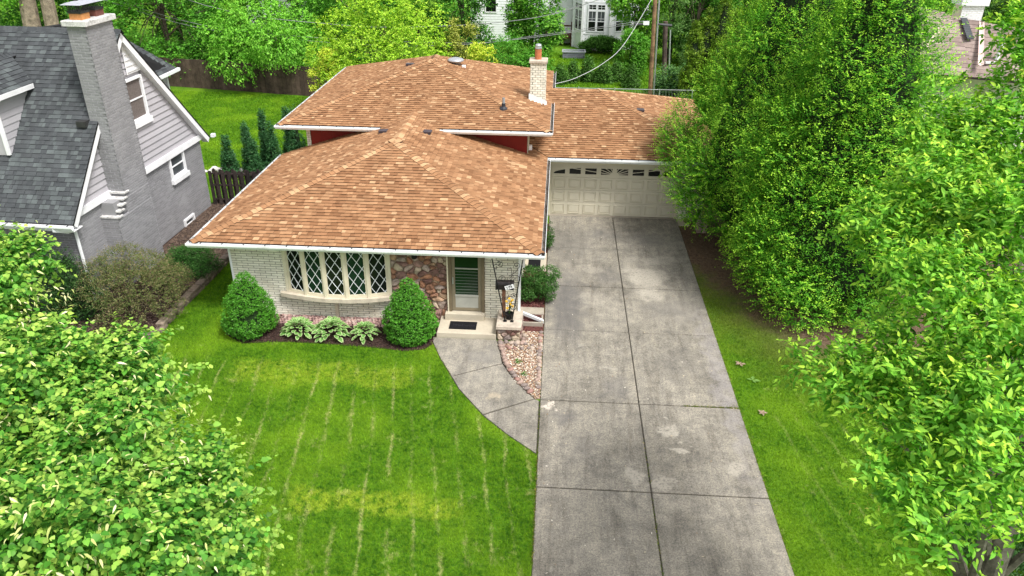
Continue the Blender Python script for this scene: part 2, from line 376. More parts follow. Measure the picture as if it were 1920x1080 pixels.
# concrete with age: darker traffic films, pale scaled patches, grit
def concrete(name, base, spots, dark):
    m, t, b = newmat(name); P = t.pos(); P2 = t.scale(P, (1, 1, 0))
    n1 = t.noise(P2, .55, 6, .68, .6); n2 = t.noise(P2, 3.2, 5, .7); n3 = t.noise(P, 34, 4, .8); n4 = t.noise(P2, 1.5, 6, .75, .8)
    lo = tuple(x*.70 for x in base); hi = tuple(min(1, x*1.18) for x in base); n5 = t.noise(P2, 17, 4, .75)
    c = t.ramp(n1, [(.33, lo), (.52, base), (.72, hi)])
    c = t.mix(1.0, c, t.ramp(n2, [(.3, (.68,.68,.69)), (.68, (1.14,1.12,1.08))]), 'MULTIPLY')
    c = t.mix(1.0, c, t.ramp(n3, [(.30, (.42,.42,.43)), (.5, (1,1,1)), (.70, (1.5,1.47,1.40))]), 'MULTIPLY')
    c = t.mix(1.0, c, t.ramp(n5, [(.32, (.72,.72,.73)), (.52, (1,1,1)), (.70, (1.22,1.2,1.16))]), 'MULTIPLY')
    c = t.mix(t.math('MULTIPLY', t.smooth(n4, .60, .72), .5), c, tuple(min(1, x*1.5) for x in base))
    n6 = t.noise(t.scale(P, (2.4, .30, 0)), 1.3, 6, .75, .5); c = t.mix(1.0, c, t.ramp(n6, [(.34, (.70,.69,.68)), (.5, (1,1,1)), (.68, (1.13,1.12,1.08))]), 'MULTIPLY')
    wv = t.n('ShaderNodeVectorMath', operation='ADD'); off = t.n('ShaderNodeTexNoise', {'Scale': 2.2, 'Detail': 5}); t.nt.links.new(P2, off.inputs['Vector'])
    ofs = t.n('ShaderNodeVectorMath', operation='MULTIPLY_ADD'); t.nt.links.new(off.outputs['Color'], ofs.inputs[0]); ofs.inputs[1].default_value = (1.3,1.3,0); ofs.inputs[2].default_value = (-.65,-.65,0)
    t.nt.links.new(P2, wv.inputs[0]); t.nt.links.new(ofs.outputs[0], wv.inputs[1])
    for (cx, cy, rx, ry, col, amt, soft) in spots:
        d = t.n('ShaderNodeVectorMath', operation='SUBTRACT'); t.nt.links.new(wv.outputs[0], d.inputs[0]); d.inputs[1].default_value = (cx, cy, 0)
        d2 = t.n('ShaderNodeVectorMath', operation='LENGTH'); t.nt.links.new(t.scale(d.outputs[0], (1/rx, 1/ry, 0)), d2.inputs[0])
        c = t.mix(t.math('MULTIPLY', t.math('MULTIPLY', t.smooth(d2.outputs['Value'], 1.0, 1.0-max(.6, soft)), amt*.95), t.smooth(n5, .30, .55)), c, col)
    m.node_tree.links.new(c, b.inputs['Base Color']); b.inputs['Roughness'].default_value = .9; b.inputs['Specular IOR Level'].default_value = .2
    bn = t.n('ShaderNodeBump', {'Strength': .35, 'Distance': .01, 'Height': n3}); m.node_tree.links.new(bn.outputs[0], b.inputs['Normal'])
    return m
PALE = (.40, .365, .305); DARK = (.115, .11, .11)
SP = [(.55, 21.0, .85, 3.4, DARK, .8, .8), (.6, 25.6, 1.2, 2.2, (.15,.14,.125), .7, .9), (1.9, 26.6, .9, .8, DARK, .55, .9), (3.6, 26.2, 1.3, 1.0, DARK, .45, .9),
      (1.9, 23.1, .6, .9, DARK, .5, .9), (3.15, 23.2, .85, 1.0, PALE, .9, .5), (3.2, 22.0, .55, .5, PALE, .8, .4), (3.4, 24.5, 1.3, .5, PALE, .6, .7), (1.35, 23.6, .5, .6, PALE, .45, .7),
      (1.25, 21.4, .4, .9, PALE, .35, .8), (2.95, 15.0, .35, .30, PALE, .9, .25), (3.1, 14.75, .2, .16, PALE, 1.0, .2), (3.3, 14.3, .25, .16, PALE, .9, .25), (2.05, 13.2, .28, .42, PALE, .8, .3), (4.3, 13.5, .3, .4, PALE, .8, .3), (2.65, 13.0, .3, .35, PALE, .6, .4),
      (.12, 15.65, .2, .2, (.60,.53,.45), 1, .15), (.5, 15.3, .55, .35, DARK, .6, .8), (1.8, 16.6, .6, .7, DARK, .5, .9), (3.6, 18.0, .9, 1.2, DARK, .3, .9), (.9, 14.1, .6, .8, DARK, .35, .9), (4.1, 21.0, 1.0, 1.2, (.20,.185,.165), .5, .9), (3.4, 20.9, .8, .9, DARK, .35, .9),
       (4.6, 17, .35, 6, (.27,.25,.25), .6, .9)]
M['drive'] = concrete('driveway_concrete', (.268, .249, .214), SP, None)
M['walk'] = concrete('walkway_concrete', (.270, .252, .220), [(-1.35, 16.0, .22, .35, (.40,.34,.25), .8, .4), (-1.9, 17.9, .7, .6, (.19,.18,.17), .5, .9)], None)
M['joint'] = pmat('joint_soil', (.065,.056,.042), .95, .5, 6, .4, 60)
drv = MB().box(-.16, 4.88, -2.0, 28.5, -.1, .006).build('driveway', M['joint'], kind='structure')
js = [-2.0, 2.6, 6.0, 9.45, 12.75, 15.95, 19.47, 22.3, 25.3, 28.33]
for i in range(len(js)-1):
    gp = .010 if js[i+1] in (25.3,) else (.018 if js[i+1] > 19 else .013)
    for x0, x1 in ((-.15, 2.337), (2.363, 4.87)):
        y0, y1 = js[i]+(.008 if js[i] == 25.3 else .015), js[i+1]-gp*1.2
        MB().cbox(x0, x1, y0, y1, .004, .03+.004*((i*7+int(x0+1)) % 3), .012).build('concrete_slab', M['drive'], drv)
# curved walk
WLf = [(-3.36,18.76),(-3.32,18.5),(-3.0,17.7),(-2.3,16.28),(-1.56,15.2),(-.92,14.51),(-.2,13.85)]
WRt = [(-1.50,18.76),(-1.44,18.6),(-1.24,17.62),(-.86,16.75),(-.29,16.0),(-.19,15.9)]
wk = MB().prism([p for p in WLf]+[(-.165,13.9),(-.165,15.9)]+WRt[::-1][1:], -.05, .004).build('walkway', M['joint'], kind='structure')
def inset(poly, d):
    n = len(poly); out = []
    for i in range(n):
        p0, p1, p2 = Vector(poly[i-1]), Vector(poly[i]), Vector(poly[(i+1) % n])
        e1 = (p1-p0).normalized(); e2 = (p2-p1).normalized(); n1 = Vector((-e1.y, e1.x)); n2 = Vector((-e2.y, e2.x)); q = (n1+n2); q = q/max(.3, q.dot(n1))
        out.append(tuple(p1+q*d))
    return out
s1 = [(-3.36,18.76),(-3.32,18.5),(-3.0,17.7),(-2.56,16.83),(-1.25,17.55),(-1.44,18.6),(-1.50,18.76)]
s2 = [(-2.55,16.81),(-2.3,16.28),(-1.57,15.23),(-.31,15.98),(-.86,16.75),(-1.24,17.53)]
s3 = [(-1.555,15.2),(-.92,14.51),(-.2,13.85),(-.185,13.9),(-.185,15.9),(-.29,15.965)]
for s_ in (s1, s2, s3): MB().prism(inset(s_, .01), .0, .03).build('concrete_slab', M['walk'], wk)
# beds
MB().prism([(-9.6,19.2),(-9.42,18.5),(-8.75,18.02),(-7.78,18.2),(-6.53,18.2),(-4.95,18.1),(-4.02,17.98),(-3.5,18.12),(-3.28,18.5),(-3.26,19.76),(-9.6,19.76)], -.05, .02).build('mulch_bed', M['mulch'], kind='structure')
MB().prism([(-.95,19.3),(-.165,19.3),(-.165,27.5),(-.95,27.5)], -.05, .018).build('mulch_bed', M['mulch_red'], kind='structure')
GRAVEL_BED = [(-1.48,18.7),(-1.44,18.6),(-1.24,17.62),(-.86,16.75),(-.29,16.0),(-.17,16.0),(-.17,19.3),(-.8,19.3),(-.8,18.7)]
M['gravel_base'] = pmat('gravel_bed_base', (.30,.21,.15), .95, .4, 20, .5, 60, 1, 50)
MB().prism(GRAVEL_BED, -.05, .012).build('gravel_bed', M['gravel_base'], kind='structure')
NB = [(-11.62,17.4),(-11.5,17.9),(-11.42,20.2),(-11.3,23.0),(-11.3,28.5),(-13.8,28.5),(-14.2,19.5),(-22,19.5),(-22,17.2),(-13,16.6)]
MB().prism(NB, -.05, .16).build('mulch_bed', M['mulch'], kind='structure')
MB().prism([(-11.35,20.8),(-11.3,28.3),(-13.75,28.3),(-13.85,22.6),(-12.6,21.6)], .1, .165).build('dry_mulch_strip', M['dirt_dry'], kind='structure')

# ------------------------------------------------------------------ tiles: shingles, boards
def tiles(O, u, v, poly, exp, widths, th, mats, wts, butt, rng, parent, name, limit=0, lap=1.13, stag=True, base=0.0, thick_var=.006, keep=None, stuffname=None, v0=None):
    """courses of pieces on a plane; poly in (u,v) metres, CCW convex. The first `limit` whole pieces are objects, the rest one mesh"""
    O, u, v = Vector(O), Vector(u).normalized(), Vector(v).normalized(); nn = u.cross(v)
    us = [p[0] for p in poly]; vs_ = [p[1] for p in poly]
    if v0 is None: v0 = min(vs_)
    st = MB(); count = 0; nm = len(mats); r = 0
    R3 = Matrix((u, v, nn)).transposed()
    while v0+r*exp < max(vs_)-1e-4:
        a = v0+r*exp; x = min(us)-rng.random()*max(widths); row = [(min(us)-1, a), (max(us)+1, a), (max(us)+1, a+exp*lap), (min(us)-1, a+exp*lap)]
        rc = clip(row, poly); r += 1
        if len(rc) < 3: continue
        umin = min(p[0] for p in rc); umax = max(p[0] for p in rc); tk = rng.random() < .5
        while x < umax:
            wd = rng.choice(widths); x0 = x; x += wd
            if x < umin: continue
            tk = not tk if rng.random() < .8 else tk
            q = [(x0, a), (x, a), (x, a+exp*lap), (x0, a+exp*lap)]; pc = clip(q, poly)
            if len(pc) < 3 or abs(area(pc)) < .15*wd*exp*.3: continue
            mi = rng.choices(range(nm), wts)[0]; dz = base+(thick_var if tk else 0)
            whole = abs(abs(area(pc))-wd*exp*lap) < 1e-5
            if whole and count < limit and (keep is None or keep(x0, x, a)):
                key = (name, round(wd, 3), mi, round(th, 4), round(exp, 4))
                me = PIECE.get(key)
                if me is None:
                    me = MB().add([(0,0,0),(wd,0,0),(wd,exp*lap,0),(0,exp*lap,0),(.002,.0,th),(wd-.002,0,th),(wd-.002,exp*lap,th*.2),(.002,exp*lap,th*.2)],
                                  [(4,5,6,7),(0,1,5,4),(1,2,6,5),(3,0,4,7)], [0,1,1,1]).mesh(name, [mats[mi], butt]); PIECE[key] = me
                m4 = R3.to_4x4(); m4.translation = O+u*x0+v*a+nn*dz
                link_mesh(name, me, parent, mat4=m4); count += 1
            else:
                n_ = len(pc); lo = []; hi = []
                for (pu, pv) in pc:
                    h = th*(1-.8*(pv-a)/(exp*lap)); w_ = O+u*pu+v*pv; lo.append(w_+nn*dz); hi.append(w_+nn*(dz+h))
                fs = [list(range(n_, 2*n_))]; ms_ = [mi]
                for k in range(n_):
                    k2 = (k+1) % n_
                    fs.append([k, k2, n_+k2, n_+k]); ms_.append(nm)
                st.add(lo+hi, fs, ms_)
    if st.v: st.build(stuffname or (name+'_field'), list(mats)+[butt], parent, kind='stuff')
    return count
PIECE = {}
def slope(O, u, v, pts3):
    O, u, v = Vector(O), Vector(u).normalized(), Vector(v).normalized()
    return [((Vector(p)-O).dot(u), (Vector(p)-O).dot(v)) for p in pts3]
def hipcaps(p0, p1, nl, nr, parent, rng, mats, butt, w=.165, exp=.16, name='ridge_cap', lift=.020):
    mats = [mats[0], mats[2], mats[4], mats[5]] if len(mats) == 6 else mats
    """caps from p0 up to p1; nl, nr = unit vectors lying in the two slopes, pointing away from the line"""
    p0, p1 = Vector(p0), Vector(p1); d = (p1-p0); L = d.length; d.normalize(); nl, nr = Vector(nl).normalized(), Vector(nr).normalized(); up = (d.cross(nl)); up = up if up.z > 0 else -up
    up = Vector((0,0,1)) - d*d.z; up.normalize(); mes = []
    for mi in range(len(mats)):
        e = exp*1.2; t0 = .020; mb = MB(); vs = []
        for s_, h in ((0, t0), (e, .003)):
            vs += [nl*w+up*(h*.8), nl*(w*.45)+up*(h+.004), up*(h+.008), nr*(w*.45)+up*(h+.004), nr*w+up*(h*.8)]
            for k in range(5): vs[-5+k] = vs[-5+k]+d*s_
        vs += [nl*w-up*.03, -up*.02, nr*w-up*.03, nl*w+d*e-up*.03, nr*w+d*e-up*.03]
        mb.add(vs, [(0,1,6,5),(1,2,7,6),(2,3,8,7),(3,4,9,8),(10,0,5,13),(4,12,14,9),(10,11,1,0),(11,2,1),(11,3,2),(11,12,4,3)], [0,0,0,0,1,1,1,1,1,1])
        mes.append(mb.mesh(name, [mats[mi], butt]))
    k = 0
    while k*exp < L:
        m_ = mes[rng.randrange(len(mes))]; link_mesh(name, m_, parent, loc=p0+d*(k*exp)+up*lift); k += 1
def sweep(mb, path, prof, mi=0, closed=False):
    """profile (outward d, z) swept along a plan polyline with mitres; outward is to the right of travel"""
    n = len(path); rings = []
    for i, p in enumerate(path):
        a = Vector(path[i-1][:2]) if i else None; b_ = Vector(p[:2]); c_ = Vector(path[i+1][:2]) if i < n-1 else None
        ns = []
        for s_, e_ in ((a, b_), (b_, c_)):
            if s_ is not None and e_ is not None:
                dd = (e_-s_).normalized(); ns.append(Vector((dd.y, -dd.x)))
        nv = ns[0] if len(ns) == 1 else (ns[0]+ns[1])/max(.2, (ns[0]+ns[1]).dot(ns[0]))
        rings.append([(b_.x+nv.x*d, b_.y+nv.y*d, p[2]+z) for d, z in prof])
    m_ = len(prof); vs = [q for r_ in rings for q in r_]
    fs = [(i*m_+k, i*m_+(k+1) % m_, (i+1)*m_+(k+1) % m_, (i+1)*m_+k) for i in range(n-1) for k in range(m_)]
    fs += [tuple(range(m_))[::-1], tuple((n-1)*m_+k for k in range(m_))]
    mb.add(vs, fs, mi); return mb
GUT = [(.004,0),(.004,-.118),(.088,-.118),(.098,-.09),(.122,-.055),(.122,.0),(.112,.006),(.112,-.02),(.114,-.052),(.092,-.086),(.082,-.110),(.012,-.110),(.012,0)]
def gutter(path, parent, hang=.6, debris=()):
    gt = sweep(MB(), path, GUT).build('gutter', M['white'], parent)
    hb = MB()
    for i in range(len(path)-1):
        a, b_ = Vector(path[i]), Vector(path[i+1]); L = (b_-a).length; d = (b_-a).normalized(); o = Vector((d.y, -d.x, 0)); k = .3
        while k < L-.1:
            c_ = a+d*k; ps = [c_+d*.013*s1_+o*s2_+Vector((0,0,z_)) for s1_, s2_, z_ in ((-1,.005,.012),(1,.005,.012),(1,.10,.004),(-1,.10,.004),(-1,.005,.004),(1,.005,.004),(1,.10,-.006),(-1,.10,-.006))]
            hb.add(ps, [(0,1,2,3),(4,7,6,5),(0,4,5,1),(1,5,6,2),(2,6,7,3),(3,7,4,0)])
            k += hang
    hb.build('gutter_hanger', M['bracket'], gt, kind='stuff')
    for (a, b_) in debris:
        db = MB(); sweep(db, [a, b_], [(.015,-.08),(.10,-.08),(.10,-.075),(.015,-.05)]); db.build('leaf_litter', M['debris'], gt)
    return gt

# ------------------------------------------------------------------ brickwork
def bricks(O, ang, L, H, bw, bh, jt, mats, mortar, parent, holes=(), limit=0, proud=.012, name='brick', rng=None, poly=None, wall=.12, wname='brick_wall', reverse=False, clipf=None):
    """O lower left corner of the face, ang = heading of the face's horizontal; the wall faces to the right of that heading"""
    O = Vector(O); ca, sa = math.cos(ang), math.sin(ang)
    fr = lambda p: (O.x+p[0]*ca-p[1]*sa, O.y+p[0]*sa+p[1]*ca, O.z+p[2])
    wm = MB()
    if poly is None:                      # backing, cut around the holes
        xs = sorted({0, L, *[h[0] for h in holes], *[h[1] for h in holes]}); zs = sorted({0, H, *[h[2] for h in holes], *[h[3] for h in holes]})
        xs = [x for x in xs if 0 <= x <= L]; zs = [z for z in zs if 0 <= z <= H]
        for i in range(len(xs)-1):
            for j in range(len(zs)-1):
                cx, cz = (xs[i]+xs[i+1])/2, (zs[j]+zs[j+1])/2
                if not any(h[0] < cx < h[1] and h[2] < cz < h[3] for h in holes): wm.box(xs[i], xs[i+1], 0, wall, zs[j], zs[j+1], fr=fr)
    else:
        n_ = len(poly); vs = [fr((p[0], 0, p[1])) for p in poly]+[fr((p[0], wall, p[1])) for p in poly]
        wm.add(vs, [list(range(n_)), list(range(n_, 2*n_))[::-1]]+[(i, n_+i, n_+(i+1) % n_, (i+1) % n_) for i in range(n_)])
    wobj = wm.build(wname, mortar, parent); top = wobj
    if parent.parent: wobj = parent      # keep bricks at the third level
    st = MB(); cnt = 0; rows = int(H/(bh+jt)); rr = range(rows) if not reverse else range(rows-1, -1, -1)
    for r_ in rr:
        z = r_*(bh+jt)+jt*.5; x = -(bw+jt)*(.5 if r_ % 2 else 0)
        while x < L-.02:
            segs = [(max(0, x), min(L, x+bw))]; x += bw+jt
            for h in holes:
                if h[2] < z+bh*.5 < h[3]:
                    ns = []
                    for a, b_ in segs:
                        if b_ <= h[0] or a >= h[1]: ns.append((a, b_)); continue
                        if a < h[0]: ns.append((a, h[0]-.004))
                        if b_ > h[1]: ns.append((h[1]+.004, b_))
                    segs = ns
            for a, b_ in segs:
                if poly is not None:
                    cx = (a+b_)/2
                    q = clip([(a, z), (b_, z), (b_, z+bh), (a, z+bh)], poly)
                    if len(q) < 3: continue
                    a, b_ = max(a, min(p[0] for p in q)), min(b_, max(p[0] for p in q))
                wd = b_-a
                if wd < .04: continue
                mi = rng.randrange(len(mats)); pr = proud*(1+rng.uniform(-.25, .25))
                if cnt < limit:
                    wq = round(wd/.02)*.02; wq = min(wq, wd) if wq > wd else wq; key = (name, mats[0].name, round(wq, 3), mi, round(bh, 3))
                    me = PIECE.get(key)
                    if me is None:
                        c_ = .004
                        me = MB().add([(0,0,0),(wq,0,0),(wq,0,bh),(0,0,bh),(c_,-proud,c_),(wq-c_,-proud,c_),(wq-c_,-proud,bh-c_),(c_,-proud,bh-c_)], [(4,5,6,7),(0,1,5,4),(1,2,6,5),(2,3,7,6),(3,0,4,7)]).mesh(name, mats[mi]); PIECE[key] = me
                    link_mesh(name, me, wobj, loc=fr((a, -.001-rng.random()*.003, z)), rot=(0, 0, ang)); cnt += 1
                else:
                    c_ = .004; vs = [(a,0,z),(b_,0,z),(b_,0,z+bh),(a,0,z+bh),(a+c_,-pr,z+c_),(b_-c_,-pr,z+c_),(b_-c_,-pr,z+bh-c_),(a+c_,-pr,z+bh-c_)]
                    st.add([fr(v_) for v_ in vs], [(4,5,6,7),(0,1,5,4),(1,2,6,5),(2,3,7,6),(3,0,4,7)], mi)
    if st.v: st.build(name+'_field', mats, wobj, kind='stuff')
    return top, cnt

# stones laid at random: cells of a jittered grid, shrunk for the joint
def voronoi_cells(x0, x1, z0, z1, nx, nz, rng, jit=.8, gap=.012, sq=1.0):
    pts = [];
    for j in range(nz):
        for i in range(nx):
            pts.append((x0+(i+.5+(.5 if j % 2 else 0)*.8+rng.uniform(-.5,.5)*jit)*(x1-x0)/nx, z0+(j+.5+rng.uniform(-.5,.5)*jit)*(z1-z0)/nz))
    cells = []
    for i, p in enumerate(pts):
        c_ = [(x0,z0),(x1,z0),(x1,z1),(x0,z1)]
        for k, q in enumerate(pts):
            if k == i or abs(q[0]-p[0]) > 3*(x1-x0)/nx or abs(q[1]-p[1]) > 3*(z1-z0)/nz: continue
            mx, mz = (p[0]+q[0])/2, (p[1]+q[1])/2; dx, dz = (q[0]-p[0]), (q[1]-p[1])*sq; L = math.hypot(dx, dz)
            if L < 1e-6: continue
            out = []
            for a in range(len(c_)):
                A, B = c_[a], c_[(a+1) % len(c_)]; da = (A[0]-mx)*dx+(A[1]-mz)*dz+gap*L*.5; db = (B[0]-mx)*dx+(B[1]-mz)*dz+gap*L*.5
                if da <= 0: out.append(A)
                if (da < 0) != (db < 0) and abs(da-db) > 1e-9: tt = da/(da-db); out.append((A[0]+(B[0]-A[0])*tt, A[1]+(B[1]-A[1])*tt))
            c_ = out
            if len(c_) < 3: break
        if len(c_) >= 3 and abs(area(c_)) > .002: cells.append(c_)
    return cells
def stone_from_cell(c_, rng, depth, fr):
    """irregular split-faced stone: a rounded outline with a raised, tilted face"""
    cx = sum(p[0] for p in c_)/len(c_); cz = sum(p[1] for p in c_)/len(c_); pts = []
    for i in range(len(c_)):
        A, B = c_[i], c_[(i+1) % len(c_)]
        for t_ in (.22, .78): pts.append((A[0]+(B[0]-A[0])*t_, A[1]+(B[1]-A[1])*t_))
    pts = [(cx+(p[0]-cx)*(1+rng.uniform(-.06,.03)), cz+(p[1]-cz)*(1+rng.uniform(-.06,.03))) for p in pts]
    n_ = len(pts); tx, tz = rng.uniform(-.3,.3), rng.uniform(-.3,.3); vs = [fr((p[0], 0, p[1])) for p in pts]
    for f_, d_ in ((.9, .75), (.55, 1.0)):
        for p in pts:
            x, z = cx+(p[0]-cx)*f_, cz+(p[1]-cz)*f_
            vs.append(fr((x, -depth*d_*(1+rng.uniform(-.2,.2))-(x-cx)*tx*.3-(z-cz)*tz*.3, z)))
    fs = [(k, (k+1) % n_, n_+(k+1) % n_, n_+k) for k in range(n_)]+[(n_+k, n_+(k+1) % n_, 2*n_+(k+1) % n_, 2*n_+k) for k in range(n_)]+[tuple(2*n_+k for k in range(n_))]
    return vs, fs
def rock_mesh(rng, sub=2, flat=.7):
    """rounded boulder: jittered lat-long ball, 50-ish triangles"""
    mb = MB(); nl = 7; rings = [(-.75,.62),(-.2,1.0),(.35,.93),(.8,.5)]; vs = [(0,0,-.95*flat)]
    ph = [rng.uniform(0,6.28) for _ in range(4)]
    for z_, r_ in rings:
        for k in range(nl):
            a = 2*math.pi*k/nl; rr = r_*(1+.14*math.sin(2*a+ph[0])+.09*math.sin(3*a+ph[1]))*rng.uniform(.93,1.07); vs.append((rr*math.cos(a), rr*math.sin(a), z_*flat*rng.uniform(.92,1.08)))
    vs.append((0,0,.98*flat)); fs = []
    for k in range(nl): fs.append((0, 1+(k+1) % nl, 1+k))
    for i in range(3):
        for k in range(nl): fs.append((1+i*nl+k, 1+i*nl+(k+1) % nl, 1+(i+1)*nl+(k+1) % nl, 1+(i+1)*nl+k))
    for k in range(nl): fs.append((1+3*nl+k, 1+3*nl+(k+1) % nl, 1+4*nl))
    return vs, fs

# ------------------------------------------------------------------ the house
rng = random.Random(11)
house = thing('ranch_house', (-4.5, 22, 0), 'split level house with tan shingle roofs, white brick front and almond garage door', 'house')
XL, XR, YF, ZL, PL = -10.25, -.30, 19.17, 2.62, .312
HW = (XR-XL)/2; XM = (XL+XR)/2; AY = YF+HW; AZ = ZL+PL*HW
UXL, UXR, UYF, ZU, PU = -10.13, -.24, 26.77, 3.87, .288
UHW = (UXR-UXL)/2; UXM = (UXL+UXR)/2; UAY = UYF+UHW; UAZ = ZU+PU*UHW; URY = UAY+1.0; UBY = 36.9
GYF, GXR, GZ, PG = 27.7, 6.45, 2.62, .312
GRIDGE = 32.4; GAZ = GZ+PG*(GRIDGE-GYF); GAX = GXR-(GRIDGE-GYF); GBY = 2*GRIDGE-GYF
SHW = [.09,.12,.15,.18,.21,.25]; EXP = .146
def nrm(ax, p):   # upward normal of a slope that falls towards -y, +x, -x, +y
    v_ = {'f': (0,-p,1), 'r': (p,0,1), 'l': (-p,0,1), 'b': (0,p,1)}[ax]; return Vector(v_).normalized()
def deck(parent, polys, mat, th=.05):
    d = MB()
    for pl in polys:
        n_ = len(pl); d.add([Vector(p)-Vector((0,0,.008)) for p in pl]+[Vector(p)-Vector((0,0,th)) for p in pl], [tuple(range(n_)), tuple(range(n_, 2*n_))[::-1]]+[(k, n_+k, n_+(k+1) % n_, (k+1) % n_) for k in range(n_)])
    return d
def do_slope(kind, pts, p, parent, rng, mats, wts, butt, exp=EXP, limit=0, widths=SHW, th=.026, keep=None):
    c_ = 1/math.sqrt(1+p*p); s_ = p*c_
    u, v = {'f': ((1,0,0), (0,c_,s_)), 'r': ((0,1,0), (-c_,0,s_)), 'l': ((0,-1,0), (c_,0,s_)), 'b': ((-1,0,0), (0,-c_,s_))}[kind]
    O = Vector(pts[0]); pl = slope(O, u, v, pts)
    if area(pl) < 0: pl = pl[::-1]
    tiles(O, u, v, pl, exp, widths, th, mats, wts, butt, rng, parent, 'shingle', limit=limit, keep=keep)
def hip(parent, p0, p1, ka, pa, ka2, pa2, rng, mats=TAN, butt=BUTT, **kw):
    d = (Vector(p1)-Vector(p0)).normalized(); res = []
    for k_, p_ in ((ka, pa), (ka2, pa2)):
        n_ = nrm(k_, p_); q = n_.cross(d).normalized(); down = {'f': Vector((0,-1,0)), 'r': Vector((1,0,0)), 'l': Vector((-1,0,0)), 'b': Vector((0,1,0))}[k_]
        # away from the line, inside the slope: for hips the slope's own fall direction minus the line
        q = q if q.dot(down) > 0 else -q
        res.append(q)
    hipcaps(p0, p1, res[0], res[1], parent, rng, mats, butt, **kw)
# lower roof
lower = deck(None, [[(XL,YF,ZL),(XR,YF,ZL),(XM,AY,AZ)], [(XR,YF,ZL),(XR,27.62,ZL),(XM,27.8,AZ),(XM,AY,AZ)], [(XL,27.3,ZL),(XL,YF,ZL),(XM,AY,AZ),(XM,27.8,AZ)]], BUTT).build('lower_roof', BUTT, house)
do_slope('f', [(XL,YF,ZL),(XR,YF,ZL),(XM,AY,AZ)], PL, lower, rng, TAN, TANW, BUTT, limit=300)
def zr(x, y, k='r'): return ZL+PL*((XR-x) if k == 'r' else (x-XL))
do_slope('r', [(XR,YF,ZL),(XR,27.65,ZL),(-1.05,28.4,zr(-1.05,0)),(-4.0,27.9,zr(-4,0)),(XM,27.8,AZ),(XM,AY,AZ)], PL, lower, rng, TAN, TANW, BUTT)
do_slope('l', [(XL,27.3,ZL),(XL,YF,ZL),(XM,AY,AZ),(XM,27.8,AZ),(-9.3,27.32,zr(-9.3,0,'l'))], PL, lower, rng, TAN, TANW, BUTT)
hip(lower, (XL,YF,ZL), (XM,AY,AZ), 'f', PL, 'l', PL, rng); hip(lower, (XR,YF,ZL), (XM,AY,AZ), 'f', PL, 'r', PL, rng)
hip(lower, (XM,27.75,AZ), (XM,AY,AZ), 'l', PL, 'r', PL, rng, lift=.018)
# upper roof
upper = deck(None, [[(UXL,UYF,ZU),(UXR,UYF,ZU),(UXM,UAY,UAZ)], [(UXR,UYF,ZU),(UXR,UBY,ZU),(UXM,URY,UAZ),(UXM,UAY,UAZ)], [(UXL,UBY,ZU),(UXL,UYF,ZU),(UXM,UAY,UAZ),(UXM,URY,UAZ)], [(UXR,UBY,ZU),(UXL,UBY,ZU),(UXM,URY,UAZ)]], BUTT).build('upper_roof', BUTT, house)
do_slope('f', [(UXL,UYF,ZU),(UXR,UYF,ZU),(UXM,UAY,UAZ)], PU, upper, rng, TAN, TANW, BUTT)
do_slope('r', [(UXR,UYF,ZU),(UXR,UBY,ZU),(UXM,URY,UAZ),(UXM,UAY,UAZ)], PU, upper, rng, TAN, TANW, BUTT)
do_slope('l', [(UXL,UBY,ZU),(UXL,UYF,ZU),(UXM,UAY,UAZ),(UXM,URY,UAZ)], PU, upper, rng, TAN, TANW, BUTT)
hip(upper, (UXL,UYF,ZU), (UXM,UAY,UAZ), 'f', PU, 'l', PU, rng); hip(upper, (UXR,UYF,ZU), (UXM,UAY,UAZ), 'f', PU, 'r', PU, rng)
hip(upper, (UXM,UAY,UAZ), (UXM,URY,UAZ), 'l', PU, 'r', PU, rng, lift=.018)
# garage roof
gy = lambda y: GZ+PG*(y-GYF)
groof = deck(None, [[(-.25,GYF,GZ),(GXR,GYF,GZ),(GAX,GRIDGE,GAZ),(-1.05,GRIDGE,GAZ),(-1.05,28.5,gy(28.5))], [(GXR,GYF,GZ),(GXR,GBY,GZ),(GAX,GRIDGE,GAZ)], [(GXR,GBY,GZ),(-1.05,GBY,GZ),(-1.05,GRIDGE,GAZ),(GAX,GRIDGE,GAZ)]], BUTT).build('garage_roof', BUTT, house)
do_slope('f', [(-.27,GYF,GZ),(GXR,GYF,GZ),(GAX,GRIDGE,GAZ),(-1.05,GRIDGE,GAZ),(-1.05,28.45,gy(28.45))], PG, groof, rng, TAN, TANW, BUTT)
do_slope('r', [(GXR,GYF,GZ),(GXR,GBY,GZ),(GAX,GRIDGE,GAZ)], PG, groof, rng, TAN, TANW, BUTT)
hip(groof, (GXR,GYF,GZ), (GAX,GRIDGE,GAZ), 'f', PG, 'r', PG, rng); hip(groof, (GXR,GBY,GZ), (GAX,GRIDGE,GAZ), 'b', PG, 'r', PG, rng)
hip(groof, (GAX,GRIDGE,GAZ), (-1.0,GRIDGE,GAZ), 'f', PG, 'b', PG, rng, lift=.018)
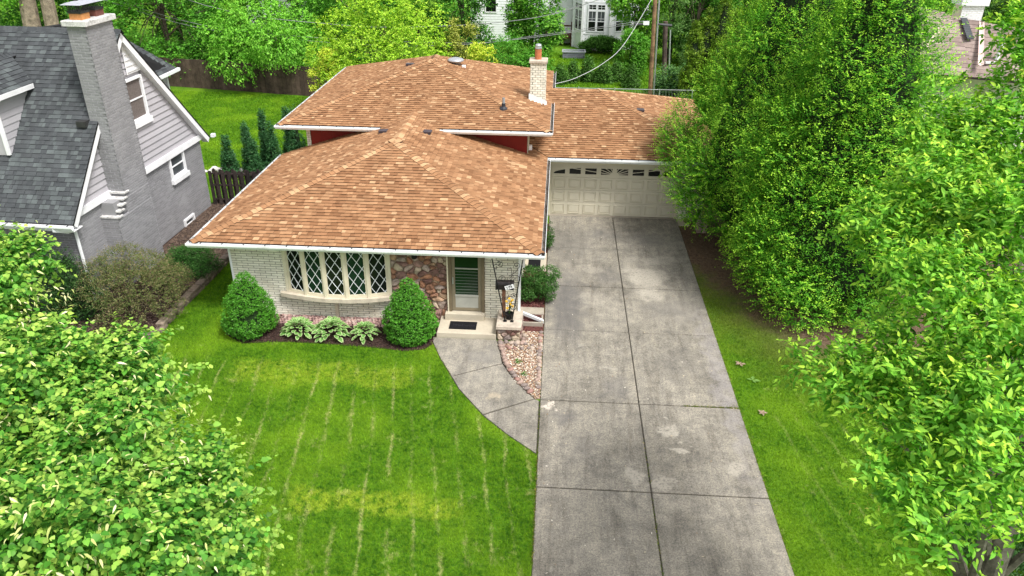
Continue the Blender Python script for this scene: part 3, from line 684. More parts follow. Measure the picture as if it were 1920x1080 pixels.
# eaves: fascia, soffit, gutters
fa = MB(); FP = [(-.004,-.02),(-.004,-.17),(-.03,-.17),(-.03,-.02)]
sweep(fa, [(XL,27.3,ZL),(XL,YF,ZL),(XR,YF,ZL),(XR,GYF,ZL),(GXR,GYF,ZL),(GXR,GBY,ZL)], FP)
sweep(fa, [(UXL,UBY,ZU),(UXL,UYF,ZU),(UXR,UYF,ZU),(UXR,UBY,ZU)], FP)
fa.build('fascia', M['white'], house)
sf = MB()
sf.box(XL+.03,XR-.03,YF+.03,19.76,ZL-.165,ZL-.15).box(XL+.03,-9.4,19.765,27.3,ZL-.165,ZL-.15).box(-.98,XR-.03,19.765,27.72,ZL-.165,ZL-.15).box(-.98,GXR-.03,27.73,28.42,ZL-.166,ZL-.151)
sf.box(UXL+.03,UXR-.03,UYF+.03,27.36,ZU-.165,ZU-.15).box(UXL+.03,-9.3,27.365,UBY,ZU-.165,ZU-.15).box(-1.04,UXR-.03,27.365,UBY,ZU-.165,ZU-.15)
sf.build('soffit', M['whitetrim'], house)
gutter([(XL,27.25,ZL-.012),(XL,YF,ZL-.012),(XR,YF,ZL-.012),(XR,GYF,ZL-.012),(GXR+.02,GYF,ZL-.012)], house, .62, [((XR,19.3,ZL-.012),(XR,27.6,ZL-.012))])
vx = (ZU-ZL)/PL
gutter([(UXL,UBY,ZU-.012),(UXL,UYF,ZU-.012),(XL+vx+.1,UYF,ZU-.012)], house, .62)
gutter([(XR-vx-.1,UYF,ZU-.012),(UXR,UYF,ZU-.012),(UXR,31.0,ZU-.012)], house, .62, [((UXR,26.9,ZU-.012),(UXR,31.0,ZU-.012))])
gutter([(UXR,33.6,ZU-.012),(UXR,UBY,ZU-.012)], house, .62, [((UXR,33.7,ZU-.012),(UXR,UBY-.1,ZU-.012))])
# walls
WX0, WX1, WY = -9.45, -.95, 19.75
fw = [(1.62,4.70,.80,2.44), (4.72,6.51,.03,2.44), (6.48,7.5,.03,2.44)]
fwall, _n = bricks((WX0,WY,0), 0, WX1-WX0, 2.47, .32, .0635, .0145, M['brick_w'], M['mortar_w'], house, holes=fw, limit=300, rng=rng, wname='front_wall')
body = MB()
body.box(WX0,WX0+.14,WY+.13,27.3,0,2.47); body.box(WX1-.14,WX1,WY+.13,27.9,0,2.47)
body.build('side_wall', M['brick_w'][0], house)
bricks((WX1,WY+.13,0), math.pi/2, 8.4, 2.45, .32, .0635, .0145, M['brick_w'], M['mortar_w'], house, holes=[(3.7,4.65,.15,2.2)], rng=rng, wname='drive_side_wall', wall=.02)
MB().box(WX0-.03,WX0+.03,WY-.035,WY-.004,.05,2.46).build('corner_trim', M['whitetrim'], house)
# upper storey: red boarding between white brick corners
ured = MB().box(-9.14,-1.06,27.32,27.45,2.6,3.72); ured.build('red_wall_panel', M['red'], house)
for x in [-9.14+.405*k for k in range(1,20)]: MB().box(x-.012,x+.012,27.308,27.319,2.6,3.70).build('batten', M['red'], house)
bricks((-9.3,27.30,2.55), 0, .155, 1.15, .15, .066, .0115, M['brick_w'], M['mortar_w'], house, rng=rng, wname='brick_pier', wall=.15)
bricks((-1.04,27.33,2.45), math.pi/2, 9.2, 1.25, .32, .0635, .0145, M['brick_w'], M['mortar_w'], house, rng=rng, wname='upper_side_wall', wall=.1)
MB().box(-9.3,-9.18,27.46,36.2,0,3.7).box(-9.3,-1.04,36.2,36.3,0,3.7).box(-1.15,-1.05,27.46,36.2,0,2.4).build('rear_wall', M['brick_w'][1], house)
MB().box(-1.0,-.88,27.40,27.52,2.98,3.16).box(-.995,-.885,27.385,27.399,3.0,3.14).build('outlet_box', M['whitetrim'], house)
# garage front
bricks((-.94,28.42,0), 0, 6.8, 2.46, .32, .0635, .0145, M['brick_w'], M['mortar_w'], house, holes=[(.72,5.76,0,2.24)], rng=rng, wname='garage_front_wall', wall=.14)
MB().box(5.74,5.86,28.57,36.4,0,2.46).box(-1.0,5.86,36.4,36.5,0,2.46).build('garage_side_wall', M['brick_w'][1], house)
MB().box(-.22,-.135,28.36,28.43,0,2.235).box(4.745,4.84,28.36,28.43,0,2.235).box(-.135,4.745,28.36,28.43,2.16,2.235).build('garage_door_frame', M['cream'], house)
MB().box(-.2,4.85,28.30,28.44,.0,.055).build('garage_sill', M['paver'], house)
gd = thing('garage_door', (2.3,28.45,.06), parent=house)
DX0, DX1, DZ0, DZ1 = -.13, 4.74, .06, 2.155; rows_ = 4; PH = (DZ1-DZ0)/4; PWd = (DX1-DX0)/8
for r_ in range(4):
    z0, z1 = DZ0+r_*PH, DZ0+(r_+1)*PH
    MB().cbox(DX0,DX1,z0+.004,z1-.004,-28.44,-28.40,.006,fr=lambda p:(p[0],-p[2]-.0+0*p[1],p[1])).build('door_section', M['garage'], gd)
pan = None
for r_ in range(3):
    for c_ in range(8):
        x0, z0 = DX0+c_*PWd+.085, DZ0+r_*PH+.095
        w_, h_ = PWd-.17, PH-.19
        if pan is None:
            e = .045; mb = MB()
            o_ = [(0,0,0),(w_,0,0),(w_,0,h_),(0,0,h_)]; i1 = [(.022,.030,.022),(w_-.022,.030,.022),(w_-.022,.030,h_-.022),(.022,.030,h_-.022)]; i2 = [(e,-.020,e),(w_-e,-.020,e),(w_-e,-.020,h_-e),(e,-.020,h_-e)]
            o0 = [(-.018,.0,-.018),(w_+.018,.0,-.018),(w_+.018,.0,h_+.018),(-.018,.0,h_+.018)]; o1 = [(-.006,-.026,-.006),(w_+.006,-.026,-.006),(w_+.006,-.026,h_+.006),(-.006,-.026,h_+.006)]
            mb.add(o0+o1+[(a,b_-.002,c2) for a,b_,c2 in o_]+[(a,b_-.012,c2) for a,b_,c2 in i1]+i2, [(k,(k+1)%4,4+(k+1)%4,4+k) for k in range(4)]+[(4+k,4+(k+1)%4,8+(k+1)%4,8+k) for k in range(4)]+[(8+k,8+(k+1)%4,12+(k+1)%4,12+k) for k in range(4)]+[(12+k,12+(k+1)%4,16+(k+1)%4,16+k) for k in range(4)]+[(16,17,18,19)])
            pan = mb.mesh('panel', M['garage'])
        link_mesh('panel', pan, gd, loc=(x0,28.3995,z0))
# sunburst windows
cxm, zb = (DX0+DX1)/2, DZ0+3*PH+.135
for c_ in range(8):
    x0, x1 = DX0+c_*PWd+.085, DX0+(c_+1)*PWd-.085; z0, z1 = zb, zb+.245
    MB().box(x0-.03,x1+.03,28.386,28.3985,z0-.03,z0).box(x0-.03,x1+.03,28.386,28.3985,z1,z1+.03).box(x0-.03,x0,28.386,28.3985,z0,z1).box(x1,x1+.03,28.386,28.3985,z0,z1).build('window_frame', M['garage'], gd)
    A, B_ = 4*PWd-.06, .30
    pts = [(x0,z0),(x1,z0)]; top = []
    for k in range(13):
        x = x1+(x0-x1)*k/12; q = 1-((x-cxm)/A)**2; top.append((x, z0+min(z1-z0, B_*math.sqrt(max(0.0,q)))))
    poly = pts+[p for p in top if p[1] > z0+.004]
    if poly[-1][0] > x0+.01: poly = [(poly[-1][0],z0)]+poly[1:]
    n_ = len(poly); MB().add([(p[0],28.394,p[1]) for p in poly], [tuple(range(n_))]).build('window_pane', M['glass'], gd)
    sb = MB(); 
    for an in (8, 20, 36, 58, 78):
        for sgn in (1, -1):
            dx, dz = sgn*math.cos(R(an)), math.sin(R(an)); Lr = 2.2; hw_ = .013
            q = [(cxm-dz*hw_,zb+dx*hw_*1),(cxm+dz*hw_,zb-dx*hw_),(cxm+dx*Lr+dz*hw_,zb+dz*Lr-dx*hw_),(cxm+dx*Lr-dz*hw_,zb+dz*Lr+dx*hw_)]
            if area(q) < 0: q = q[::-1]
            q = clip(q, [(x0,z0),(x1,z0),(x1,z1),(x0,z1)])
            if len(q) > 2: n_ = len(q); sb.add([(p[0],28.386,p[1]) for p in q]+[(p[0],28.393,p[1]) for p in q], [tuple(range(n_))]+[(k,n_+k,n_+(k+1)%n_,(k+1)%n_) for k in range(n_)])
    q = [(cxm+.17*math.cos(R(a)), zb+.12*math.sin(R(a))) for a in range(0,181,15)]; q = clip(q, [(x0,z0),(x1,z0),(x1,z1),(x0,z1)])
    if len(q) > 2: n_ = len(q); sb.add([(p[0],28.384,p[1]) for p in q]+[(p[0],28.392,p[1]) for p in q], [tuple(range(n_))]+[(k,n_+k,n_+(k+1)%n_,(k+1)%n_) for k in range(n_)])
    if sb.v: sb.build('sunburst_bar', M['garage'], gd)
# bow window
bw = thing('bow_window', (-6.3,19.7,.8), parent=house)
arc = [(-7.80,19.74),(-7.22,19.54),(-6.60,19.44),(-5.97,19.44),(-5.35,19.54),(-4.77,19.74)]
SZ, HZ = .86, 2.40
sp = [(p[0]+(p[0]+6.285)*.06, p[1]-.12) for p in arc]
MB().prism([(-8.06,19.745),(-8.04,19.60)]+[(p[0],p[1]+.0) for p in sp[1:5]]+[(-4.70,19.60),(-4.69,19.745)], .72, .845).build('sill', M['sill'], bw)
MB().prism([(-7.85,19.9)]+[(p[0],p[1]+.03) for p in arc]+[(-4.72,19.9)], HZ, HZ+.06).build('head', M['cream'], bw)
MB().box(-6.45,-6.36,19.66,19.735,.02,.72).build('sill_bracket', M['sill'], bw)
MB().box(-7.9,-4.68,19.92,19.96,.75,2.45).build('room_blind', M['curtain'], bw) if False else None
for i in range(5):
    a, b_ = Vector(arc[i]), Vector(arc[i+1]); L = (b_-a).length; ang = math.atan2(b_.y-a.y, b_.x-a.x); ca, sa = math.cos(ang), math.sin(ang)
    fr = lambda p, a=a, ca=ca, sa=sa: (a.x+p[0]*ca-p[1]*sa, a.y+p[0]*sa+p[1]*ca, p[2])
    f_ = MB(); e = .08
    f_.box(.003,e,-.02,.05,SZ-.01,HZ,fr=fr).box(L-e,L-.003,-.02,.05,SZ-.01,HZ,fr=fr).box(e,L-e,-.019,.05,SZ-.01,SZ+.085,fr=fr).box(e,L-e,-.019,.05,HZ-.08,HZ,fr=fr)
    f_.box(-.035,.035,-.045,-.021,SZ-.012,HZ,fr=fr)
    f_.build('frame', M['cream'], bw)
    pn = MB().box(e,L-e,.012,.02,SZ+.085,HZ-.08,fr=fr).build('pane', M['glass'] if i % 2 == 0 else glass('window_glass_%d' % i, (.012,.04,.024)), bw)
    la = MB(); x0, x1, z0, z1 = e, L-e, SZ+.085, HZ-.08; W_, H_ = x1-x0, z1-z0; px, pz = W_/1.7, H_/3.3
    rect = [(x0,z0),(x1,z0),(x1,z1),(x0,z1)]
    for k in range(-8, 16):
        for sg in (1, -1):
            xs = x0+k*px+(px*.5 if True else 0); 
            A_ = (xs, z0); B2 = (xs+sg*px*3.3, z0+pz*3.3); dx, dz = B2[0]-A_[0], B2[1]-A_[1]; Ls = math.hypot(dx, dz); ox, oz = -dz/Ls*.0075, dx/Ls*.0075
            q = [(A_[0]-ox,A_[1]-oz),(B2[0]-ox,B2[1]-oz),(B2[0]+ox,B2[1]+oz),(A_[0]+ox,A_[1]+oz)]
            if area(q) < 0: q = q[::-1]
            q = clip(q, rect)
            if len(q) > 2:
                n_ = len(q); yy = -.004 if sg > 0 else -.001
                la.add([fr((p[0],yy,p[1])) for p in q]+[fr((p[0],.011,p[1])) for p in q], [tuple(range(n_))]+[(m_,n_+m_,n_+(m_+1)%n_,(m_+1)%n_) for m_ in range(n_)])
    la.build('lattice', M['lead'], bw)
MB().box(-7.88,-7.79,19.70,19.90,.85,2.46).box(-4.78,-4.69,19.70,19.90,.85,2.46).build('side_casing', M['cream'], bw)
# dark room behind the bow window
MB().box(-7.85,-4.7,20.4,20.45,.3,2.46).build('room_wall', pmat('dim_room', (.05,.045,.04), .9), house)
# stone veneer between window and door
sv = MB().box(-4.71,-3.0,19.79,19.9,.0,2.47).build('stone_veneer', M['mortar_s'], house)
rs = random.Random(5); fr0 = lambda p: (p[0], 19.79+p[1], p[2])
for c_ in voronoi_cells(-4.70,-3.02,.02,2.45,5,22,rs,1.3,.012,1.9):
    vs, fs = stone_from_cell(c_, rs, rs.uniform(.035,.11), fr0); MB().add(vs, fs).build('stone', rs.choice(STN), sv)
# entrance: storm door with glass louvres
MB().box(-2.99,-2.90,19.66,19.80,.4,2.46,0).box(-2.02,-1.93,19.66,19.80,.4,2.46).box(-2.90,-2.02,19.665,19.80,2.38,2.46).build('door_frame', M['doorframe'], house)
MB().box(-3.03,-2.992,19.64,19.79,.4,2.46).build('door_casing', M['cream'], house)
fd = thing('front_door', (-2.46,19.74,.42), parent=house)
MB().box(-2.895,-2.80,19.70,19.745,.43,2.38).box(-2.12,-2.025,19.70,19.745,.43,2.38).box(-2.80,-2.12,19.701,19.745,.43,.52).box(-2.80,-2.12,19.701,19.745,2.30,2.38).build('door_leaf', M['doorframe_l'], fd)
MB().box(-2.80,-2.12,19.712,19.735,.52,.90).build('kick_panel', M['alu'], fd)
MB().box(-2.81,-2.11,19.69,19.735,.90,.955).box(-2.80,-2.12,19.695,19.735,1.80,1.83).build('cross_rail', M['alu'], fd)
MB().box(-2.80,-2.12,19.728,19.738,.955,2.30).build('glass', M['glass_green'], fd)
for k in range(8): MB().box(-2.79,-2.13,19.712,19.727,1.02+k*.098,1.026+k*.098).build('louvre', M['louvre'], fd)
MB().box(-2.875,-2.845,19.66,19.699,1.32,1.52).build('handle', M['steel'], fd)
MB().cbox(-3.25,-1.52,18.79,19.90,.0,.185,.015).build('porch_slab', M['concrete_l'], house)
MB().cbox(-3.10,-1.93,19.52,19.80,.185,.40,.012).build('threshold_step', M['concrete_l'], house)
MB().prism([(-4.75,19.74),(-3.1,19.74),(-3.1,19.55),(-4.75,19.62)], 0, .05).build('veneer_foot', M['mortar_s'], house)
# stone planter pedestal and iron support
pd = thing('porch_pedestal', (-1.15,19.2,0), parent=house)
MB().box(-1.49,-.83,18.80,19.70,.0,.40).build('pedestal_core', M['mortar_s'], pd)
MB().cbox(-1.52,-.79,18.72,19.73,.40,.50,.012).build('cap_slab', M['stonecap'], pd)
for (O_, ca, L_) in (((-1.49,18.80), 0, .66), ((-.83,18.80), 1, .9)):
    fr1 = (lambda p: (-1.49+p[0], 18.80+p[1], p[2])) if ca == 0 else (lambda p: (-.83-p[1], 18.80+p[0], p[2]))
    for c_ in voronoi_cells(0.01,L_-.01,.02,.39,3,3,rs,.8,.015,1.2):
        vs, fs = stone_from_cell(c_, rs, .05, fr1); MB().add(vs, fs).build('stone', rs.choice([STN[2],STN[3],STN[6],ROCK[2],ROCK[0]]), pd)
ir = thing('iron_support', (-1.18,19.1,.5), parent=house)
MB().tube([(-1.28,19.04,.5),(-1.66,19.10,2.46)], .018, 6).build('iron_bar', M['iron'], ir)
MB().tube([(-1.08,19.04,.5),(-.80,19.10,2.46)], .018, 6).build('iron_bar', M['iron'], ir)
MB().box(-1.33,-1.23,18.99,19.09,.5,.515).box(-1.13,-1.03,18.99,19.09,.5,.515).build('foot_plate', M['iron'], ir)
def scroll(cx, cz, r, a0, turns, sgn, tail=None):
    pts = []
    for k in range(26):
        q = k/25; a = a0+sgn*turns*2*math.pi*q; rr = r*(1-.85*q); pts.append((cx+rr*math.cos(a), 19.07, cz+rr*math.sin(a)))
    if tail: pts = [(tail[0]+(pts[0][0]-tail[0])*k/4+(.05*math.sin(k/4*3.14)), 19.07, tail[1]+(pts[0][2]-tail[1])*k/4) for k in range(4)]+pts
    MB().tube(pts, .0085, 5).build('iron_scroll', M['iron'], ir)
for a in ((-1.43,2.30,.10,2.6,1.3,-1,(-1.52,2.42)),(-1.55,2.22,.09,.6,1.2,1,(-1.47,2.42)),(-1.36,1.86,.11,3.4,1.4,-1,(-1.22,1.66)),(-.99,1.84,.17,2.9,1.25,-1,(-1.17,1.62)),(-.97,2.30,.10,5.2,1.3,1,(-1.18,1.95)),(-1.13,2.2,.02,1.5,.3,1,(-1.16,1.6)),
          (-1.05,1.32,.09,.6,1.3,1,(-1.28,1.25)),(-1.06,.95,.13,2.4,1.3,-1,(-1.27,.75)),(-1.32,1.24,.07,5.4,1.2,-1,(-1.19,1.35)),(-1.23,.82,.09,3.2,.9,1,(-1.14,.56)),(-1.30,.75,.05,5.5,1.2,-1,(-1.22,.6))): scroll(*a)
# downspouts
MB().box(-.945,-.87,19.66,19.735,.12,2.47).build('downspout', M['white'], house)
MB().tube([(-.905,19.70,.14),(-.86,19.72,.06),(-.78,19.78,.04)], .045, 6).build('downspout_elbow', M['white'], house)
MB().box(-.86,-.80,20.55,20.62,1.5,2.47).build('conduit', M['whitetrim'], house)
# porch lantern
ln = thing('porch_lantern', (-3.95,19.62,2.25), parent=house)
MB().lathe([(.02,.16),(.05,.15),(.09,.10),(.085,.09),(.085,-.04),(.07,-.08),(.02,-.10)], (-3.95,19.60,2.22), 8).build('lantern_body', M['iron'], ln)
MB().box(-3.99,-3.91,19.68,19.78,2.20,2.36).build('lantern_bracket', M['iron'], ln)
# side door on the drive
sd = thing('side_door', (-.95,24.0,.1), parent=house); MB().box(-.96,-.90,23.6,24.5,.15,2.2).build('door_leaf', M['cream'], sd); MB().box(-.905,-.89,23.72,24.38,1.0,2.05).build('glass', M['glass'], sd)
# chimney
ch = thing('brick_chimney', (-.8,30.6,3.9), parent=house)
CX0, CX1, CY0, CY1 = -1.10, -.50, 30.31, 30.90
bricks((CX0,CY0,3.9), 0, CX1-CX0, 1.66, .19, .08, .012, M['brick_w'], M['mortar_w'], ch, limit=80, rng=rng, wname='front_face', wall=.1)
bricks((CX1,CY0,3.9), math.pi/2, CY1-CY0, 1.66, .19, .08, .012, M['brick_w'], M['mortar_w'], ch, limit=80, rng=rng, wname='side_face', wall=.1)
bricks((CX0,CY1,3.9), -math.pi/2, CY1-CY0, 1.66, .19, .08, .012, M['brick_w'], M['mortar_w'], ch, rng=rng, wname='side_face', wall=.1)
MB().box(CX0+.1,CX1-.1,CY1-.1,CY1,3.9,5.56).build('back_face', M['brick_w'][0], ch)
MB().cbox(CX0-.06,CX1+.06,CY0-.06,CY1+.06,5.56,5.66,.02).build('chimney_cap', M['stonecap'], ch)
MB().lathe([(.13,0),(.13,.38),(.11,.38),(.11,.30)], (-.82,30.6,5.66), 14).build('flue', M['clay'], ch, smooth=False)
MB().lathe([(.12,.385),(.135,.40),(.135,.44),(.12,.45),(.125,.48),(.125,.52),(.10,.56),(.05,.58)], (-.82,30.6,5.66), 14).build('flue_cap', M['steel'], ch)
zs = lambda x: ZU+PU*(UXR-x)
f_ = MB(); y0 = CY0-.035
f_.add([(CX0-.05,y0,zs(CX0-.05)+.02),(CX1+.08,y0,zs(CX1+.08)+.02),(CX1+.08,y0,zs(CX1+.08)+.16),(CX1+.0,y0,zs(CX1)+.20),(CX0-.05,y0,zs(CX0-.05)+.26),(CX0-.05,y0-.12,zs(CX0-.05)+.016),(CX1+.08,y0-.12,zs(CX1+.08)+.016)], [(0,1,2,3,4),(5,6,1,0)])
f_.add([(CX1+.035,y0,zs(CX1)+.016),(CX1+.035,CY1,zs(CX1)+.016),(CX1+.035,CY1,zs(CX1)+.2),(CX1+.035,y0,zs(CX1)+.2)], [(0,1,2,3)])
f_.build('flashing', M['white'], ch)
# roof vents, pipe, dome
def roofvent(x, y, k, p, par, z, label=None):
    n_ = nrm(k, p); fall = {'f': Vector((0,-1,-p)), 'r': Vector((1,0,-p)), 'l': Vector((-1,0,-p))}[k].normalized(); side = n_.cross(fall)
    c_ = Vector((x, y, z)); T = lambda q: c_+side*q[0]*.78+fall*q[1]*.78+n_*q[2]*.9
    v_ = MB(); v_.box(-.24,.24,-.24,.26,.012,.02,1,fr=T)
    v_.add([T(q) for q in ((-.19,-.18,.02),(.19,-.18,.02),(.19,.17,.02),(-.19,.17,.02),(-.19,-.16,.05),(.19,-.16,.05),(.2,.20,.135),(-.2,.20,.135),(.2,.20,.06),(-.2,.20,.06))], [(0,1,5,4),(4,5,6,7),(7,6,8,9),(9,8,2,3),(1,2,8,6,5),(0,4,7,9,3)], 0)
    o = v_.build('roof_vent', [M['vent'], M['debris']], par); o['label'] = label or 'low dark roof vent'; return o
roofvent(-4.55, 26.0, 'r', PL, lower, zr(-4.55,0)); roofvent(-6.05, 26.0, 'l', PL, lower, zr(-6.05,0,'l')); roofvent(-6.15, 32.0, 'l', PU, upper, ZU+PU*(-6.15-UXL)); roofvent(3.35, 31.1, 'r', PG, groof, GZ+PG*(GXR-3.35))
zz = ZU+PU*(28.2-UYF); MB().lathe([(.16,-.02),(.15,.03),(.075,.10),(.07,.22)], (-2.0,28.2,zz), 12).build('pipe_boot', M['boot'], upper); MB().lathe([(.05,.2),(.05,.42),(.045,.42),(.04,.3)], (-2.0,28.2,zz), 10).build('vent_pipe', M['lead_pipe'], upper)
zz = zs(-4.3); dm = MB().lathe([(.20,-.08),(.20,.10),(.33,.12),(.35,.17),(.28,.22),(.15,.26),(.04,.27)], (-4.3,32.35,zz), 18).build('vent_dome', M['steel'], upper, smooth=True)
MB().box(-4.02,-3.86,32.1,32.2,zs(-3.95)+.0,zs(-3.95)+.1).build('dome_bracket', M['white'], upper)
# side stoop pads
tag(MB().cbox(-.93,-.18,23.3,24.7,0,.07,.01).build('stoop', M['concrete_l']), 'pale concrete stoop slab beside the drive at the side door', 'stoop')
tag(MB().cbox(-.92,-.18,20.3,20.72,0,.06,.01).build('stepping_slab', M['paver']), 'grey concrete stepping slab set in red mulch beside the drive', 'paving slab')
tag(MB().cbox(-.80,-.38,23.45,24.3,.07,.09,.005).build('doormat', M['mat']), 'black mat lying on the side stoop by the drive', 'doormat')
tag(MB().box(-.82,-.19,19.62,19.68,0,.14).box(-.24,-.19,19.68,20.1,0,.14).build('timber_edging', M['paver']), 'grey timber edging board at the back of the gravel bed', 'edging')
ds = MB(); T = lambda p: (-.83+p[0]*.98-p[1]*.2, 20.02+p[0]*-.42+p[1]*.9, .17+p[2]-p[0]*.16)
ds.box(0,.68,0,.12,0,.012,fr=T).box(0,.68,0,.012,.012,.09,fr=T).box(0,.68,.108,.12,.012,.09,fr=T).box(0,.68,.012,.108,.078,.09,fr=T)
tag(ds.build('downspout_extension', M['white']), 'white downspout trough lying loose across red mulch', 'downspout')

# ------------------------------------------------------------------ things on and around the porch
mt = MB().cbox(-2.93,-2.13,19.0,19.44,.186,.20,.004).build('doormat', M['mat']); tag(mt, 'black rubber welcome mat on the porch before the front door', 'doormat')
tc = bpy.data.curves.new('mat_lettering', 'FONT'); tc.body = 'Welcome'; tc.size = .17; tc.align_x = 'CENTER'; tc.align_y = 'CENTER'; tc.extrude = .001; tc.shear = .35
_to = bpy.data.objects.new('tmp', tc); COL.objects.link(_to); bpy.context.view_layer.update()
_me = bpy.data.meshes.new_from_object(_to.evaluated_get(bpy.context.evaluated_depsgraph_get())); bpy.data.objects.remove(_to); _me.materials.clear(); _me.materials.append(M['mat_text']); _me.name = 'mat_lettering'
link_mesh('mat_lettering', _me, mt, loc=(-2.53, 19.22, .201))
mx = thing('mailbox', (-1.33,19.22,.5), 'black mailbox on a brown wooden post with white 214 number plate', 'mailbox')
MB().box(-1.385,-1.285,19.24,19.34,.5,1.46).build('post', M['wood_post'], mx)
b_ = MB(); pr = [(-.125+0,0),(.125,0),(.125,.12)]+[(.125*math.cos(R(a)), .12+.125*math.sin(R(a))) for a in range(15,180,15)]+[(-.125,.12)]
n_ = len(pr); X0, X1 = -1.56, -1.05
b_.add([(X0,19.30+p[0],1.45+p[1]) for p in pr]+[(X1,19.30+p[0],1.45+p[1]) for p in pr], [tuple(range(n_))[::-1], tuple(range(n_,2*n_))]+[(k,(k+1)%n_,n_+(k+1)%n_,n_+k) for k in range(n_)])
b_.build('box_body', M['mailbox'], mx)
MB().add([(X0-.012,19.30+p[0]*1.06,1.445+p[1]*1.04) for p in pr]+[(X0+.03,19.30+p[0]*1.06,1.445+p[1]*1.04) for p in pr], [tuple(range(n_))[::-1], tuple(range(n_,2*n_))]+[(k,(k+1)%n_,n_+(k+1)%n_,n_+k) for k in range(n_)]).build('box_door', M['mailbox'], mx)
pa = R(20); T = lambda p: (-1.27+p[0]*math.cos(pa)-p[2]*math.sin(pa), 19.16+p[1], 1.45+p[0]*math.sin(pa)+p[2]*math.cos(pa))
pl = MB().box(0,.265,-.006,.006,0,.125,fr=T).build('number_plate', M['plate'], mx)
tc = bpy.data.curves.new('numbers', 'FONT'); tc.body = '214'; tc.size = .118; tc.extrude = .0015; tc.offset = .001; tc.space_character = 1.12
_to = bpy.data.objects.new('tmp', tc); COL.objects.link(_to); bpy.context.view_layer.update()
_me = bpy.data.meshes.new_from_object(_to.evaluated_get(bpy.context.evaluated_depsgraph_get())); bpy.data.objects.remove(_to); _me.materials.clear(); _me.materials.append(M['ink']); _me.name = 'house_number'
link_mesh('house_number', _me, pl, loc=T((.022,-.0085,.02)), rot=(R(90), -pa, 0)).rotation_euler = (Matrix.Rotation(-pa, 3, 'Y') @ Matrix.Rotation(R(90), 3, 'X')).to_euler()
fp = thing('flower_pot', (-1.17,19.2,.5), 'small dark pot of yellow flowers on the pedestal behind the iron bars', 'flower pot')
MB().lathe([(.09,0),(.12,.16),(.13,.16),(.13,.19),(.105,.19),(.1,.15)], (-1.17,19.2,.5), 12).build('pot', M['iron'], fp)
rf = random.Random(3); stm = MB(); pos_ = []
for k in range(9):
    a = rf.uniform(0,6.28); r_ = rf.uniform(.02,.11); h = .22+.035*k+rf.uniform(0,.06); e = (-1.17+r_*math.cos(a), 19.2+r_*math.sin(a)*.6, .5+h+.1); pos_.append(e); stm.tube([(-1.17,19.2,.66), e], .006, 4)
stm.build('stem', pmat('stem_green', (.05,.12,.02), .7), fp)
fm = None
for e in pos_:
    if fm is None:
        q = MB()
        for k in range(9):
            a = 2*math.pi*k/9; q.add([(0,0,0),(.032*math.cos(a-.3),.032*math.sin(a-.3),.014),(.045*math.cos(a),.045*math.sin(a),.006),(.032*math.cos(a+.3),.032*math.sin(a+.3),.014)], [(0,1,2,3)])
        q.lathe([(.02,-.01),(.024,.012),(.01,.024)], (0,0,0), 6); fm = q.mesh('flower', M['yellow'])
    link_mesh('flower', fm, fp, loc=e, rot=(rf.uniform(.3,1.0), rf.uniform(-.5,.5), 0))

